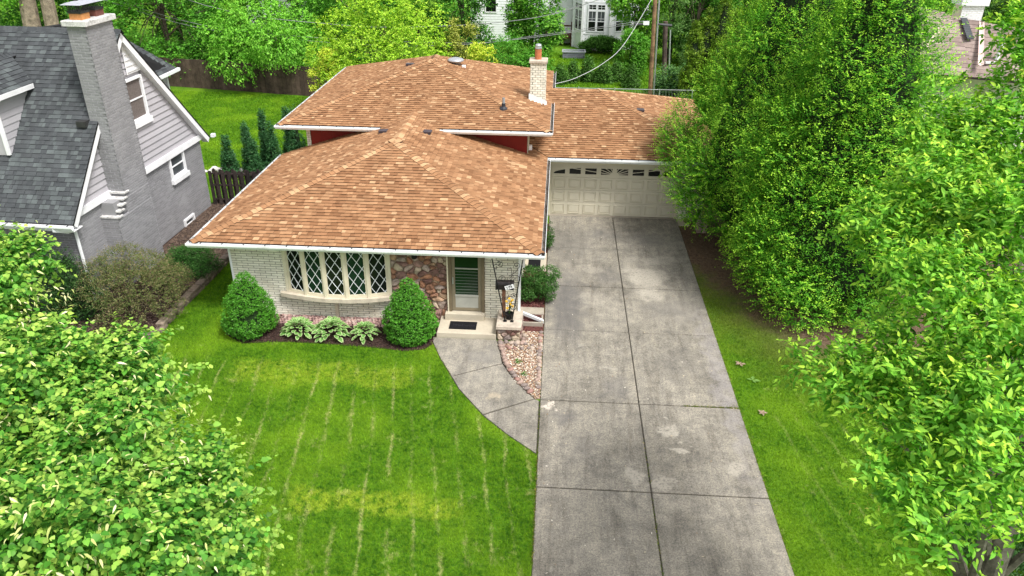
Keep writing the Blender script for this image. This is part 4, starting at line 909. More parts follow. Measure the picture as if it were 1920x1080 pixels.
# ------------------------------------------------------------------ foliage
def unit(a): return a/np.maximum(1e-9, np.linalg.norm(a, axis=-1, keepdims=True))
def foliage(seed, lobes, nspray, per, twig, leaf, lw, pal, palw=None, up=.3, droop=.3, tip=None, tipf=.3, shell=.45, fold=True, jitter=.35, flat=.75, cull=.72, zmin=None, sizevar=.25, zsq=None, hang=.0, cvar=.18, nvar=.38, avar=.28, back=-.22, tvar=.65):
    """leaves carried on short twigs that start on the lobes' skins. Returns centres, axes, normals, lengths, colours"""
    g = np.random.default_rng(seed); lob = np.array([(*l[:3], *(l[3:6] if len(l) >= 6 else (l[3],)*3)) for l in lobes], float)
    wts = (lob[:,3]*lob[:,4]+lob[:,4]*lob[:,5]+lob[:,3]*lob[:,5]); wts = wts/wts.sum()
    k = g.choice(len(lob), nspray, p=wts); u = unit(g.normal(size=(nspray,3))); r = 1-shell*g.random(nspray)**2.2
    p = lob[k,:3]+u*lob[k,3:]*r[:,None]; ok = np.ones(nspray, bool)
    for i in range(len(lob)):
        d = np.linalg.norm((p-lob[i,:3])/lob[i,3:], axis=1); ok &= ~((d < cull) & (k != i))
    if zmin is not None: ok &= p[:,2] > zmin
    mid = lob[:,:3].mean(0); tc = np.array([0,0,CH])-p; tc[:,2] *= .6; ok &= np.sum(unit(p-mid+u*.3)*unit(tc), axis=1) > back      # the far side of a crown is never seen
    p, u, k = p[ok], u[ok], k[ok]; n = len(p); o = unit(u/lob[k,3:])
    t = unit(o*.9+np.array([0,0,up])+g.normal(size=(n,3))*jitter)
    s = (np.arange(per)+.6)/per; L = twig*(.7+.6*g.random(n))
    c = p[:,None,:]+t[:,None,:]*(s[None,:,None]*L[:,None,None]); c[:,:,2] -= droop*twig*(s**2)[None,:]
    c = c+g.normal(size=c.shape)*leaf*.18
    sd = unit(np.cross(t, np.array([0,0,1.0])+g.normal(size=(n,3))*.3)); sg = np.where(np.arange(per) % 2 == 0, 1, -1)
    ax = t[:,None,:]*.55+sd[:,None,:]*sg[None,:,None]*.85+g.normal(size=c.shape)*avar; ax[:,:,2] -= hang; ax = unit(ax)
    nm = np.array([0,0,1.0])*flat+o[:,None,:]*.45+g.normal(size=c.shape)*nvar; nm = unit(nm-ax*np.sum(nm*ax, axis=-1, keepdims=True))
    ln = leaf*(1+sizevar*g.normal(size=c.shape[:2]))*(1-.25*s[None,:])
    pal = np.array(pal); ci = g.choice(len(pal), c.shape[:2], p=None if palw is None else np.array(palw)/sum(palw)); col = pal[ci]
    if tip is not None:
        f = np.clip((s-(1-tipf))/max(tipf,1e-3), 0, 1)[None,:,None]*(1-tvar+tvar*g.random((n,1,1))); col = col*(1-f)+np.array(tip)*f
    col = col*(1-cvar+2*cvar*g.random(c.shape[:2]))[:,:,None]*(.88+.24*g.random((n,1,1)))
    return [x.reshape(-1, *x.shape[2:]) for x in (c, ax, nm, np.abs(ln), col)]+[lw]
def leaf_geom(F, fold=True, off=(0,0,0)):
    c, ax, nm, ln, col, lw = F; sd = np.cross(nm, ax); c = c-np.array(off); l = ln[:,None]; n = len(c)
    if fold == 'tri':
        V = np.stack([c+ax*l*.15-sd*l*lw*.55, c+ax*l-nm*l*.08, c+ax*l*.15+sd*l*lw*.55], 1).reshape(-1,3); Fc = np.arange(n*3).reshape(-1,3); tint = col
    elif fold:
        B = c; L1 = c+ax*l*.24+sd*l*lw*.46+nm*l*.05; L2 = c+ax*l*.62+sd*l*lw*.36+nm*l*.02; T = c+ax*l-nm*l*.16; R2 = c+ax*l*.62-sd*l*lw*.36+nm*l*.02; R1 = c+ax*l*.24-sd*l*lw*.46+nm*l*.05; Mm = c+ax*l*.52-nm*l*.06
        V = np.stack([B,L1,L2,T,R2,R1,Mm], 1).reshape(-1,3); i = np.arange(n)[:,None]*7
        Fc = np.concatenate([i+np.array([[0,6,2,1]]), i+np.array([[0,5,4,6]]), i+np.array([[6,4,3,2]])], 1).reshape(-1,4); tint = np.repeat(col, 3, axis=0)
    else:
        V = np.stack([c, c+ax*l*.45+sd*l*lw*.5, c+ax*l-nm*l*.08, c+ax*l*.45-sd*l*lw*.5], 1).reshape(-1,3); Fc = (np.arange(n)[:,None]*4+np.array([[0,3,2,1]])); tint = col
    return V, Fc, tint
def crown_part(name, F, parent, mat=None, fold=True, kind=None):
    V, Fc, tint = leaf_geom(F, fold, tuple(wl(parent))); return link_mesh(name, np_mesh(name, V, Fc, mat or LEAF, tint), parent, kind=kind)
def join(*Fs): return [np.concatenate([f[i] for f in Fs]) for i in range(5)]+[Fs[0][5]]
CAMP3 = np.array([0,0,CH])
def split_leaves(F, parent, n=300, name='leaf', fold=True, mat=None, ncol=6):
    """the n leaves nearest the camera inside its view become objects of their own; returns the rest"""
    c = F[0]; W = np.array(camo.matrix_world)[:3,:3]; q = (c-CAMP3)@W; vis = (q[:,2] < -1) & (np.abs(q[:,0]/-q[:,2]) < .66) & (np.abs(q[:,1]/-q[:,2]) < .37)
    d = np.where(vis, np.linalg.norm(c-CAMP3, axis=1)/np.maximum(.02, F[3]), 1e9); idx = np.argsort(d)[:n]; rest = np.ones(len(c), bool); rest[idx] = False
    lw = F[5]; me_c = {}
    order = np.argsort(F[4][idx].sum(1)); groups = np.array_split(idx[order], ncol)
    for gi, ids in enumerate(groups):
        if len(ids) == 0: continue
        col = F[4][ids].mean(0); V, Fc, _t = leaf_geom([np.zeros((1,3)), np.array([[0,1.0,0]]), np.array([[0,0,1.0]]), np.array([1.0]), col[None], lw], True)
        me = np_mesh(name, V, Fc, mat or LEAF, np.repeat(col[None], 3, axis=0))
        for i in ids:
            ax, nm = Vector(F[1][i]), Vector(F[2][i]); sx = ax.cross(nm); l = float(F[3][i])
            m4 = (Matrix((sx, ax, nm)).transposed()*l).to_4x4(); m4.translation = Vector(F[0][i]); link_mesh(name, me, parent, mat4=m4)
    return [F[i][rest] for i in range(5)]+[lw]
def trunk_part(parent, base, lobes, r0, h, mat, rng_, frac=.85, name='trunk', limbs=9):
    b_ = Vector(base); top = b_+Vector((rng_.uniform(-.2,.2), rng_.uniform(-.2,.2), h)); mb = MB()
    mb.tube([b_+Vector((0,0,-.1)), b_+Vector((0,0,.15)), b_.lerp(top,.4)+Vector((rng_.uniform(-.1,.1),rng_.uniform(-.1,.1),0)), top], [r0*1.5, r0*1.1, r0*.85, r0*.45], 9)
    mb.build(name, mat, parent)
    ls = list(lobes); rng_.shuffle(ls)
    if limbs:
        lm = MB()
        for l in ls[:limbs]:
            e = Vector(l[:3]); f_ = rng_.uniform(.3,.95); s_ = b_.lerp(top, f_); mid = s_.lerp(e,.5)+Vector((0,0,.12*(e-s_).length)); lm.tube([s_, mid, e], [r0*.36*(1.15-f_*.6), r0*.17, r0*.05], 6)
        lm.build('limbs', mat, parent, kind='stuff')

# ---- lawn blades
def blades(seed, polys, dens, h, wd, holes=(), name='grass', lab=None):
    g = np.random.default_rng(seed); P = []
    for poly in polys:
        xs = [p[0] for p in poly]; ys = [p[1] for p in poly]; A = (max(xs)-min(xs))*(max(ys)-min(ys)); n = int(A*dens)
        x = g.uniform(min(xs), max(xs), n); y = g.uniform(min(ys), max(ys), n); ok = inpoly(x, y, poly)
        for h_ in holes: ok &= ~inpoly(x, y, h_)
        P.append(np.stack([x[ok], y[ok]], 1))
    P = np.concatenate(P); n = len(P)
    # thin over bare earth
    d = (P[:,0]-5.3)*.894+(P[:,1]-26.4)*.447; kp = ~((d > -2.0+g.normal(size=n)*.6) & (P[:,0] > 4) & (P[:,1] > 18.3) & (P[:,1] < 33) & (g.random(n) < .9)); P = P[kp]; n = len(P)
    a = g.uniform(0, 2*np.pi, n); H_ = h*(.55+.7*g.random(n)); lean = g.normal(size=(n,2))*.55*H_[:,None]; W_ = wd*(.7+.6*g.random(n))
    ox, oy = np.cos(a)*W_*.5, np.sin(a)*W_*.5; z0 = np.full(n, .0)
    V = np.stack([np.stack([P[:,0]-ox, P[:,1]-oy, z0], 1), np.stack([P[:,0]+ox, P[:,1]+oy, z0], 1), np.stack([P[:,0]+lean[:,0], P[:,1]+lean[:,1], H_], 1)], 1).reshape(-1,3)
    F_ = np.arange(n*3).reshape(-1,3); tint = np.ones((n,3))*(.70+.62*g.random((n,1)))*np.array([1,1,1])+np.array([.10,.04,0])*g.random((n,1))
    link_mesh(name, np_mesh(name, V, F_, M['blade'], tint), kind='stuff')
WALKP = [(-3.36,18.8),(-3.32,18.5),(-3.0,17.7),(-2.3,16.28),(-1.56,15.2),(-.92,14.51),(-.19,13.85),(-.16,20),(-3.4,20)]
front = [(-11.3,5.5),(-.175,5.5),(-.175,13.84),(-.92,14.5),(-1.57,15.2),(-2.3,16.27),(-3.0,17.68),(-3.33,18.48),(-3.5,18.12),(-4.02,18.0),(-4.95,18.12),(-6.53,18.22),(-7.78,18.22),(-8.75,18.04),(-9.42,18.5),(-9.6,19.2),(-9.6,19.74),(-9.5,19.74),(-9.5,27.3),(-11.2,27.3),(-11.3,20.2),(-11.4,17.9)]
blades(1, [front], 2300, .052, .014)
blades(2, [[(4.89,5.5),(9.5,5.5),(10.5,19),(9.2,20.5),(5.8,28),(4.89,28)]], 1900, .052, .014)
blades(3, [[(-23,30),(-10.3,30),(-10.3,46),(-25,47)]], 400, .07, .036)
blades(4, [[(-2,47),(9,47),(9,62),(-2,62)]], 150, .09, .06)
# broad leaves of weeds / ground litter
lg = random.Random(8)
def litter(pts, label, mat, r=.07, n=4):
    for i, (x, y) in enumerate(pts):
        q = MB()
        for k in range(n):
            a = 2*math.pi*k/n+lg.uniform(-.4,.4); L = r*lg.uniform(.8,1.4); d = Vector((math.cos(a), math.sin(a), 0)); s_ = Vector((-d.y, d.x, 0))*L*.28
            q.add([Vector((x,y,.045)), Vector((x,y,.06))+d*L*.5+s_, Vector((x,y,.05))+d*L, Vector((x,y,.06))+d*L*.5-s_], [(0,1,2,3)])
        tag(q.build('fallen_leaf', mat), label[i], 'leaf')
litter([(5.47,17.23)], ['green broad leaves lying on the grass right of the drive'], leafcol('leaf_light', (.16,.30,.06)), .16, 4)
litter([(5.42,15.78),(5.3,18.0)], ['curled brown dead leaf on the grass strip by the second slab joint', 'small brown dead leaf on the grass edge nearer the hornbeams'], M['foam'], .12, 5)
# ---- dwarf conical spruces
def spruce(x, y, r, h, seed, label):
    t_ = thing('dwarf_spruce', (x,y,0), label, 'conical spruce', 'clipped dwarf spruces before the front wall'); g = random.Random(seed); lobes = []
    for k in range(210):
        q = g.random()**1.15; z = .06*h+q*h*.93; rr = r*(min(1, (q/.16)*.28+.74) if q < .16 else (1-((q-.16)/.84)**2.0)**.9)*g.uniform(.86,1.02); a = g.uniform(0,6.28); s_ = g.uniform(.10,.17)*(1.1-.4*q); rr -= .02+.07*g.random()
        lobes.append((x+rr*math.cos(a)*.9, y+rr*math.sin(a)*.9, z, s_*1.2, s_*1.2, s_*.8))
    lobes += [(x,y,h*.95,.1,.1,.14)]
    core = MB(); prof = [(r*.55,.05),(r*.80,.15*h),(r*.68,.35*h),(r*.46,.6*h),(r*.22,.82*h),(.03,.95*h)]; core.lathe(prof, (x,y,0), 12); core.build('dark_core', pmat('spruce_core_%d' % seed, (.018,.042,.010), .95, .4, 20), t_)  # solid dark body, its colour stands in for shade inside the foliage
    F = foliage(seed, lobes, 21000, 4, .05, .05, .5, [(.045,.19,.012),(.06,.235,.016),(.035,.145,.010)], up=.35, droop=0, tip=(.13,.37,.03), tipf=.6, shell=.3, cull=.85, jitter=.5, zmin=.03, back=-.6)
    crown_part('crown', F, t_, NEEDLE, False)
    MB().tube([(x,y,-.05),(x,y,.3)], .07, 8).build('trunk', M['bark'], t_)
spruce(-8.70, 18.72, .75, 1.86, 21, 'conical green dwarf spruce at the left end of the front bed')
spruce(-4.03, 18.76, .75, 1.82, 22, 'conical green dwarf spruce beside the porch step')
# ---- hostas: every leaf a part with a pale margin
HG = leafcol('hosta_green', (.12,.28,.06), .25, .04); HW = leafcol('hosta_cream', (.46,.58,.28), .3, .02); hm = []
for v_ in range(3):
    wv = .58+.06*v_; pts_o = []; pts_i = []
    for k in range(9):
        s_ = k/8; wd = math.sin(math.pi*min(1, s_*.93+.03))**.8*wv*.5; z = .10*math.sin(s_*2.2)-.34*s_**2.2
        pts_o.append((s_, wd, z)); pts_i.append((.06+s_*.84, max(0, wd*.74-.012), .10*math.sin((.06+s_*.84)*2.2)-.34*(.06+s_*.84)**2.2))
    vs = [(-p[1], p[0], p[2]+.03) for p in pts_o]+[(-q[1], q[0], q[2]+.012) for q in pts_i]+[(0, q[0], q[2]) for q in pts_i]+[(q[1], q[0], q[2]+.012) for q in pts_i]+[(p[1], p[0], p[2]+.03) for p in pts_o]
    fs = []; ms_ = []
    for a in range(4):
        for k in range(8): fs.append((a*9+k, (a+1)*9+k, (a+1)*9+k+1, a*9+k+1)); ms_.append(1 if a in (0,3) else 0)
    hm.append(MB().add(vs, fs, ms_).mesh('leaf', [HG, HW], smooth=True))
gh = random.Random(77)
for (x, y, r_, n_, lab) in ((-7.28,18.66,.50,95,'white edged hosta nearest the left spruce'), (-6.32,18.64,.56,110,'largest white edged hosta in the middle of the front bed'), (-5.32,18.66,.42,80,'small white edged hosta nearest the right spruce')):
    t_ = thing('hosta', (x,y,.02), lab, 'hosta', 'variegated hostas under the bow window')
    for k in range(n_):
        q = (k+.5)/n_; a = k*2.39996+gh.uniform(-.25,.25); L = (.13+.08*q)*gh.uniform(.85,1.2)*(r_/.5)**.5; el = R(60-62*q+gh.uniform(-10,10)); d0 = r_*(.04+.66*q); h0 = .12+.26*(1-q*q)*r_/.5+gh.uniform(-.02,.04)
        m4 = Matrix.Translation((x+math.cos(a)*d0, y+math.sin(a)*d0, h0)) @ Matrix.Rotation(a-math.pi/2, 4, 'Z') @ Matrix.Rotation(el, 4, 'X') @ Matrix.Rotation(gh.uniform(-.35,.35), 4, 'Y') @ Matrix.Scale(L, 4)
        link_mesh('leaf', gh.choice(hm), t_, mat4=m4)
# ---- stones: pink strip, edging, gravel
rk = [rock_mesh(random.Random(100+k)) for k in range(6)]
def rocks(parent, spots, mats, seed, name='stone', flat=1.0, lim=300):
    g = random.Random(seed); cache = {}
    for (x, y, z, r_) in spots[:lim]:
        k = g.randrange(6); mi = g.randrange(len(mats)); me = cache.get((k, mi))
        if me is None: me = MB().add(*rk[k]).mesh(name, mats[mi], smooth=True); cache[(k, mi)] = me
        m4 = Matrix.Translation((x,y,z)) @ Matrix.Rotation(g.uniform(0,6.28), 4, 'Z') @ Matrix.Diagonal((r_*g.uniform(.85,1.35), r_*g.uniform(.8,1.1), r_*flat*g.uniform(.8,1.1), 1)); link_mesh(name, me, parent, mat4=m4)
gs = random.Random(9); strip = thing('stone_strip', (-6.5,19.4,0), 'strip of pinkish cobbles along the foot of the white brick wall', 'stones'); sp_ = []
for iy in range(5):
    for ix in range(38): sp_.append((-8.3+ix*.093+gs.uniform(-.02,.02)+(iy % 2)*.04, 19.24+iy*.105+gs.uniform(-.02,.02), .035, .054))
rocks(strip, sp_, PINKR, 4)
edg = thing('stone_edging', (-.9,17.4,0), 'row of rounded stones edging the gravel bed and the curved walk', 'stones'); sp_ = []
pth = [(-1.38,18.55),(-1.18,17.65),(-.80,16.78),(-.32,16.12)]
def along(pth, step):
    out = []; 
    for i in range(len(pth)-1):
        a, b_ = Vector(pth[i]), Vector(pth[i+1]); n_ = max(1, int((b_-a).length/step))
        for k in range(n_): out.append(tuple(a.lerp(b_, k/n_)))
    return out
for (x, y) in along(pth, .15): sp_.append((x+gs.uniform(-.015,.015), y, .06, .085))
for (x, y) in along([(-1.38,18.62),(-.9,18.60),(-.74,18.62),(-.70,19.2)], .16): sp_.append((x, y+gs.uniform(-.02,.02), .06, .09))
for (x, y) in along([(-.24,19.25),(-.24,16.3)], .17): sp_.append((x+gs.uniform(-.02,.02), y, .05, .075))
for k in range(14): sp_.append((gs.uniform(-1.3,-.3), gs.uniform(18.3,18.6), .05, .06))
rocks(edg, sp_, ROCK, 5)
# gravel as real pebbles
g = np.random.default_rng(12); n = 9000; x = g.uniform(-1.5,-.17,n); y = g.uniform(16,19.3,n); ok = inpoly(x, y, GRAVEL_BED); x, y = x[ok], y[ok]; n = len(x)
oc = np.array([(1,0,0),(-1,0,0),(0,1,0),(0,-1,0),(0,0,1),(0,0,-1)]); of = np.array([(0,2,4),(2,1,4),(1,3,4),(3,0,4),(2,0,5),(1,2,5),(3,1,5),(0,3,5)])
rr = g.uniform(.010,.026,n); a = g.uniform(0,6.28,n); ca, sa = np.cos(a), np.sin(a); sc = np.stack([rr*g.uniform(1,1.6,n), rr, rr*g.uniform(.5,.9,n)], 1)
V = oc[None]*sc[:,None]; V = np.stack([V[...,0]*ca[:,None]-V[...,1]*sa[:,None], V[...,0]*sa[:,None]+V[...,1]*ca[:,None], V[...,2]], -1)+np.stack([x,y,.014+rr*.5+g.random(n)*.012],1)[:,None]
pal = np.array([(.48,.36,.25),(.30,.15,.08),(.58,.50,.40),(.20,.13,.10),(.38,.23,.12),(.40,.27,.21),(.72,.66,.58)]); tn = np.repeat(pal[g.integers(0,7,n)]*(.8+.35*g.random((n,1))), 8, axis=0)
m, t, b = newmat('pebbles'); at = t.n('ShaderNodeAttribute', attribute_name='tint'); m.node_tree.links.new(at.outputs['Color'], b.inputs['Base Color']); b.inputs['Roughness'].default_value = .7; M['pebble'] = m
link_mesh('gravel', np_mesh('gravel', V.reshape(-1,3), (np.arange(n)[:,None,None]*6+of[None]).reshape(-1,3), M['pebble'], tn), kind='stuff')
# mulch chips
def chips(seed, poly, dens, cols, size=.035, name='mulch_chips', z=.02):
    g = np.random.default_rng(seed); xs = [p[0] for p in poly]; ys = [p[1] for p in poly]; n = int((max(xs)-min(xs))*(max(ys)-min(ys))*dens); x = g.uniform(min(xs),max(xs),n); y = g.uniform(min(ys),max(ys),n); ok = inpoly(x,y,poly); x, y = x[ok], y[ok]; n = len(x)
    d = unit(np.stack([g.normal(size=n), g.normal(size=n), g.normal(size=n)*.35],1)); s_ = unit(np.cross(d, g.normal(size=(n,3)))); c = np.stack([x,y,z+.012+g.random(n)*.02],1); L = size*(.6+g.random(n))[:,None]
    V = np.stack([c-d*L*.5-s_*L*.13, c+d*L*.5-s_*L*.13, c+d*L*.5+s_*L*.13, c-d*L*.5+s_*L*.13],1).reshape(-1,3); tn = np.array(cols)[g.integers(0,len(cols),n)]*(.6+.8*g.random((n,1)))
    link_mesh(name, np_mesh(name, V, np.arange(n*4).reshape(-1,4), M['pebble'], tn), kind='stuff')
chips(31, [(-9.55,19.2),(-9.38,18.5),(-8.72,18.06),(-7.78,18.24),(-6.53,18.24),(-4.95,18.14),(-4.02,18.02),(-3.52,18.16),(-3.3,18.5),(-3.3,19.2),(-9.5,19.7)], 900, [(.06,.032,.024),(.09,.05,.038),(.035,.02,.016)])
chips(32, [(-.93,19.7),(-.18,19.7),(-.18,23.2),(-.93,23.2)], 1500, [(.16,.05,.042),(.20,.075,.06),(.10,.03,.03)])
chips(33, [(-11.35,17.5),(-11.35,28),(-13.7,28),(-14,19.6),(-16,17.3)], 500, [(.07,.04,.03),(.11,.075,.055),(.04,.025,.02)], .05, z=.165)
# sprouts in the gravel
for (x, y, lab) in ((-.82,17.65,'small green sprout in the upper gravel bed'), (-.62,17.05,'small green sprout in the lower gravel bed')):
    t_ = thing('sprout', (x,y,.02), lab, 'plant'); crown_part('leaves', foliage(int(100*y), [(x,y,.06,.06,.06,.04)], 30, 3, .04, .05, .6, [(.05,.16,.02),(.08,.22,.03)], shell=.8), t_)
# ---- green juniper by the drive
t_ = thing('juniper_bush', (-.45,21.6,0), 'dark green spreading juniper bush against the drive', 'bush'); gj = random.Random(4)
lobes = [(-.45+gj.uniform(-.42,.42), 21.6+gj.uniform(-.5,.5), gj.uniform(.25,.85), *(lambda s_: (s_*1.3,s_*1.3,s_*.7))(gj.uniform(.16,.30))) for _ in range(26)]
crown_part('foliage', foliage(44, lobes, 9000, 4, .09, .07, .35, [(.018,.065,.010),(.025,.085,.014),(.04,.12,.02)], up=.4, droop=0, tip=(.07,.19,.03), tipf=.4, jitter=.5), t_, NEEDLE, False)
MB().tube([(-.45,21.6,-.02),(-.45,21.6,.5)], .05, 7).build('stem', M['bark'], t_)
tag(MB().tube([(-.2,22.9,.0),(-.2,22.9,.05)], .01, 4).build('peg', M['bracket']), 'thin peg in the bed by the drive', 'peg') if False else None
t_ = thing('low_shrub', (-.55,26.2,0), 'low dark shrub under the side gutter beside the drive', 'shrub')
crown_part('foliage', foliage(45, [(-.55+.3*math.sin(k*2.1), 24.9+.25*k, .35+.1*math.cos(k), .32,.32,.28) for k in range(10)], 3500, 4, .08, .06, .5, [(.02,.06,.012),(.03,.09,.015)], tip=(.05,.14,.03)), t_, LEAF, False)

# ------------------------------------------------------------------ big trees in front
gt = random.Random(15)
# linden, lower left
t_ = thing('linden_tree', (-6.0,6.3,0), 'large linden tree filling the lower left with pale hanging bracts', 'tree')
LL = [(-7.13,8.34,7.34,.48),(-6.76,7.33,6.94,.88),(-5.86,7.14,6.48,.64),(-4.91,7.1,6.55,.38),(-5.44,6.43,6.53,1.02),(-4.64,6.6,6.22,.68),(-3.75,6.2,5.9,.30),(-4.55,5.39,6.25,.95),(-3.75,5.4,5.98,.55),(-3.2,5.1,5.85,.22),(-4.36,4.38,6.36,.88),(-3.7,4.54,6.1,.78)]
LL2 = [(-7.6,6.6,6.6,1.3),(-6.2,5.0,6.8,1.2),(-7.6,5.0,5.8,1.4),(-6.4,6.2,5.2,1.4),(-5.2,5.3,4.9,1.2),(-5.0,3.6,5.4,1.2),(-6.6,3.6,5.9,1.3),(-7.9,7.6,5.2,1.2),(-6.0,7.4,4.6,1.0),(-4.4,6.3,4.7,.8)]
def pads(lobes, dens, fr, fz, seed, zb=-.5):
    """flattened sprays of foliage, stacked in tiers over the skin of the lobes"""
    g = random.Random(seed); out = []
    for l in lobes:
        for _ in range(max(4, int(dens*(l[3]/.7)**1.6))):
            u = Vector((g.gauss(0,1), g.gauss(0,1), g.gauss(0,1))).normalized()
            if u.z < zb: u.z = -u.z
            p = Vector(l[:3])+u*l[3]*g.uniform(.55,1.0); q = fr*g.uniform(.75,1.35); out.append((p.x, p.y, p.z, q, q, q*fz))
    return out
LL = [(*l[:3], l[3]*.92) for l in LL]
P1 = [(.062,.21,.025),(.095,.29,.032),(.036,.135,.018),(.17,.40,.05)]
F1 = foliage(51, pads(LL, 13, .27, .32, 8), 5200, 13, .32, .066, .88, P1, [4,3,2,2], up=.15, droop=.30, tip=(.46,.62,.11), tipf=.5, shell=.7, hang=.35, flat=.8, cull=.5, back=-2)
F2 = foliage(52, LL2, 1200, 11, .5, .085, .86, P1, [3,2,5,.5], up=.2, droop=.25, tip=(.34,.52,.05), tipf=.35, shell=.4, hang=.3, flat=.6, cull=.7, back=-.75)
Fb = foliage(53, LL, 900, 3, .40, .085, .26, [(.66,.66,.30),(.72,.70,.42),(.5,.56,.18)], up=.3, droop=.2, shell=.35, hang=.8, flat=.3, cull=.62, back=-2)
EDGE = [(-3.75,6.1,5.9,.40),(-3.35,5.2,5.85,.36),(-3.6,5.6,5.9,.45),(-4.8,6.9,6.2,.5),(-3.15,4.6,5.9,.32)]
F3 = foliage(54, EDGE, 230, 18, .62, .072, .88, P1, [4,3,2,2], up=.15, droop=.35, tip=(.46,.62,.11), tipf=.5, shell=.95, hang=.35, flat=.8, cull=.2, jitter=.5, back=-2)
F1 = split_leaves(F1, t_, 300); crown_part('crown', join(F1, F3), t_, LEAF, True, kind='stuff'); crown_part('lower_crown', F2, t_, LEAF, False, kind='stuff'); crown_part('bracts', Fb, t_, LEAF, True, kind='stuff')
trunk_part(t_, (-6.0,6.3,0), LL+LL2, .2, 6.2, M['bark'], gt, limbs=22)
# ash, right
t_ = thing('ash_tree', (6.2,8.0,0), 'large ash tree on the right with long light green leaflets', 'tree')
RL = [(6.15,10.2,8.5,1.1),(4.88,9.26,7.91,1.03),(5.4,8.44,7.87,1.19),(4.39,7.36,7.58,.82),(4.6,6.58,7.44,.95),(3.57,7.33,6.73,.50),(3.83,6.71,7.04,.62),(3.89,5.91,7.07,.70),(3.4,5.49,6.83,.42),(3.89,5.32,6.96,.45),(4.15,8.94,7.88,.42),(6.23,10.69,9.43,.8),(3.51,5.02,6.85,.28),(3.28,7.42,6.76,.24)]
RL = RL+[(5.44,10.68,8.87,.5),(5.15,10.23,8.44,.49)]
RL2 = [(6.6,9.2,8.2,1.6),(6.2,7.4,7.6,1.5),(5.6,6.3,6.8,1.2),(6.6,8.2,6.2,1.5),(5.2,7.6,6.3,1.0),(7.4,7.0,7.0,1.6),(5.4,5.2,6.9,1.0),(6.9,10.2,7.2,1.2),(5.6,9.6,6.6,.9)]
RL = [(*l[:3], l[3]*.92) for l in RL]
P2 = [(.115,.34,.026),(.16,.42,.035),(.065,.22,.02),(.24,.52,.06)]
F1 = foliage(61, pads(RL, 15, .26, .5, 9), 4500, 13, .30, .088, .44, P2, [4,4,2.4,2], up=.35, droop=.22, tip=(.52,.74,.07), tipf=.45, shell=.7, hang=.12, flat=.7, cull=.5, back=-2)
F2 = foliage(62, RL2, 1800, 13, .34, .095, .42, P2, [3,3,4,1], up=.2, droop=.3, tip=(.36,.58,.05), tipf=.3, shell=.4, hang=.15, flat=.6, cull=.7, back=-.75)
Fb = foliage(63, RL, 260, 4, .22, .06, .3, [(.52,.52,.06),(.60,.55,.14),(.45,.5,.08)], up=.2, droop=.4, shell=.25, hang=.9, flat=.3, cull=.62, back=-2)
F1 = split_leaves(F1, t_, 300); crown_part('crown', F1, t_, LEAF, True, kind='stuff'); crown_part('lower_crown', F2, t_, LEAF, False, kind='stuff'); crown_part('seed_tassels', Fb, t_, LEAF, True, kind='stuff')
trunk_part(t_, (6.2,8.0,0), RL+RL2, .22, 7.5, M['bark_g'], gt, limbs=22)
# hornbeams: dense, upswept shoots
def hornbeam(x, y, prof, seed, label, n=24000, nl=200):
    t_ = thing('hornbeam', (x,y,0), label, 'tree', 'hornbeams along the right side of the drive'); g = random.Random(seed); lobes = []; zt = prof[-1][0]; z0 = prof[0][0]
    def rad(z):
        for (a, ra), (b_, rb) in zip(prof, prof[1:]):
            if a <= z <= b_: return ra+(rb-ra)*(z-a)/(b_-a)
        return prof[-1][1]
    ph = [g.uniform(0,6.28) for _ in range(6)]; base = []
    wob = lambda a, z: .93+.075*math.sin(3*a+ph[0]+z*.8)+.055*math.sin(5*a+ph[1]-z*1.1)+.04*math.sin(9*a+ph[2]+z*2.3)
    while len(lobes) < nl:
        z = g.uniform(z0, zt); a = g.uniform(0,6.28); q = rad(z)
        if g.random() > (q+.3)/3.8: continue
        q *= wob(a, z); s_ = g.uniform(.42,.75); q -= s_*.35+g.uniform(0,.22)
        lobes.append((x+q*math.cos(a), y+q*math.sin(a), z, s_*.9, s_*.9, s_*g.uniform(.6,.95)))
    for k in range(int(zt/.16)):
        z = z0+k*.16
        if z > zt: break
        m_ = max(5, int(rad(z)*9))
        for i in range(m_):
            a = 6.283*i/m_+k*.7; q = rad(z)*wob(a, z)-.55; base.append((x+max(0,q)*math.cos(a), y+max(0,q)*math.sin(a), z, .26, .26, .26))
    cols = [(.07,.25,.014),(.085,.29,.018),(.055,.21,.012),(.105,.34,.02)]
    Fa = foliage(seed, lobes, n, 12, .50, .075, .50, cols, [4,3,2.4,2], up=.5, droop=.06, tip=(.44,.74,.055), tipf=.6, shell=.30, cull=.80, jitter=.20, flat=1.0, zmin=.05, cvar=.07, nvar=.20, avar=.16, back=-.5, tvar=.35)
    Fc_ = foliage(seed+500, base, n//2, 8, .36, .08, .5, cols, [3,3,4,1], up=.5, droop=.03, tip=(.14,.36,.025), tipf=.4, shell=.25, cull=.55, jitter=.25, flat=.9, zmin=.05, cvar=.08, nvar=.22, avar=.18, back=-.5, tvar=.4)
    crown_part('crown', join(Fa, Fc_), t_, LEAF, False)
    inner = MB(); inner.lathe([(max(.05, r_*.62), z) for z, r_ in prof], (x, y, 0), 14); inner.build('shade_core', INNER, t_)  # solid core, no twigs: keeps the gaps between leaf clumps dark
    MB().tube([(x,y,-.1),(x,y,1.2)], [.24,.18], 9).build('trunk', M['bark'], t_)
INNER = pmat('crown_shade_dark', (.014,.028,.010), .95, .4, 8)  # near-black green: shade inside the crowns put into the colour
hornbeam(7.9, 27.0, [(.3,1.9),(.9,2.9),(2.0,3.75),(3.2,3.9),(5.0,3.0),(7.0,2.1),(8.6,1.5),(9.8,.9),(10.5,.3)], 71, 'tall bright green hornbeam next to the garage')
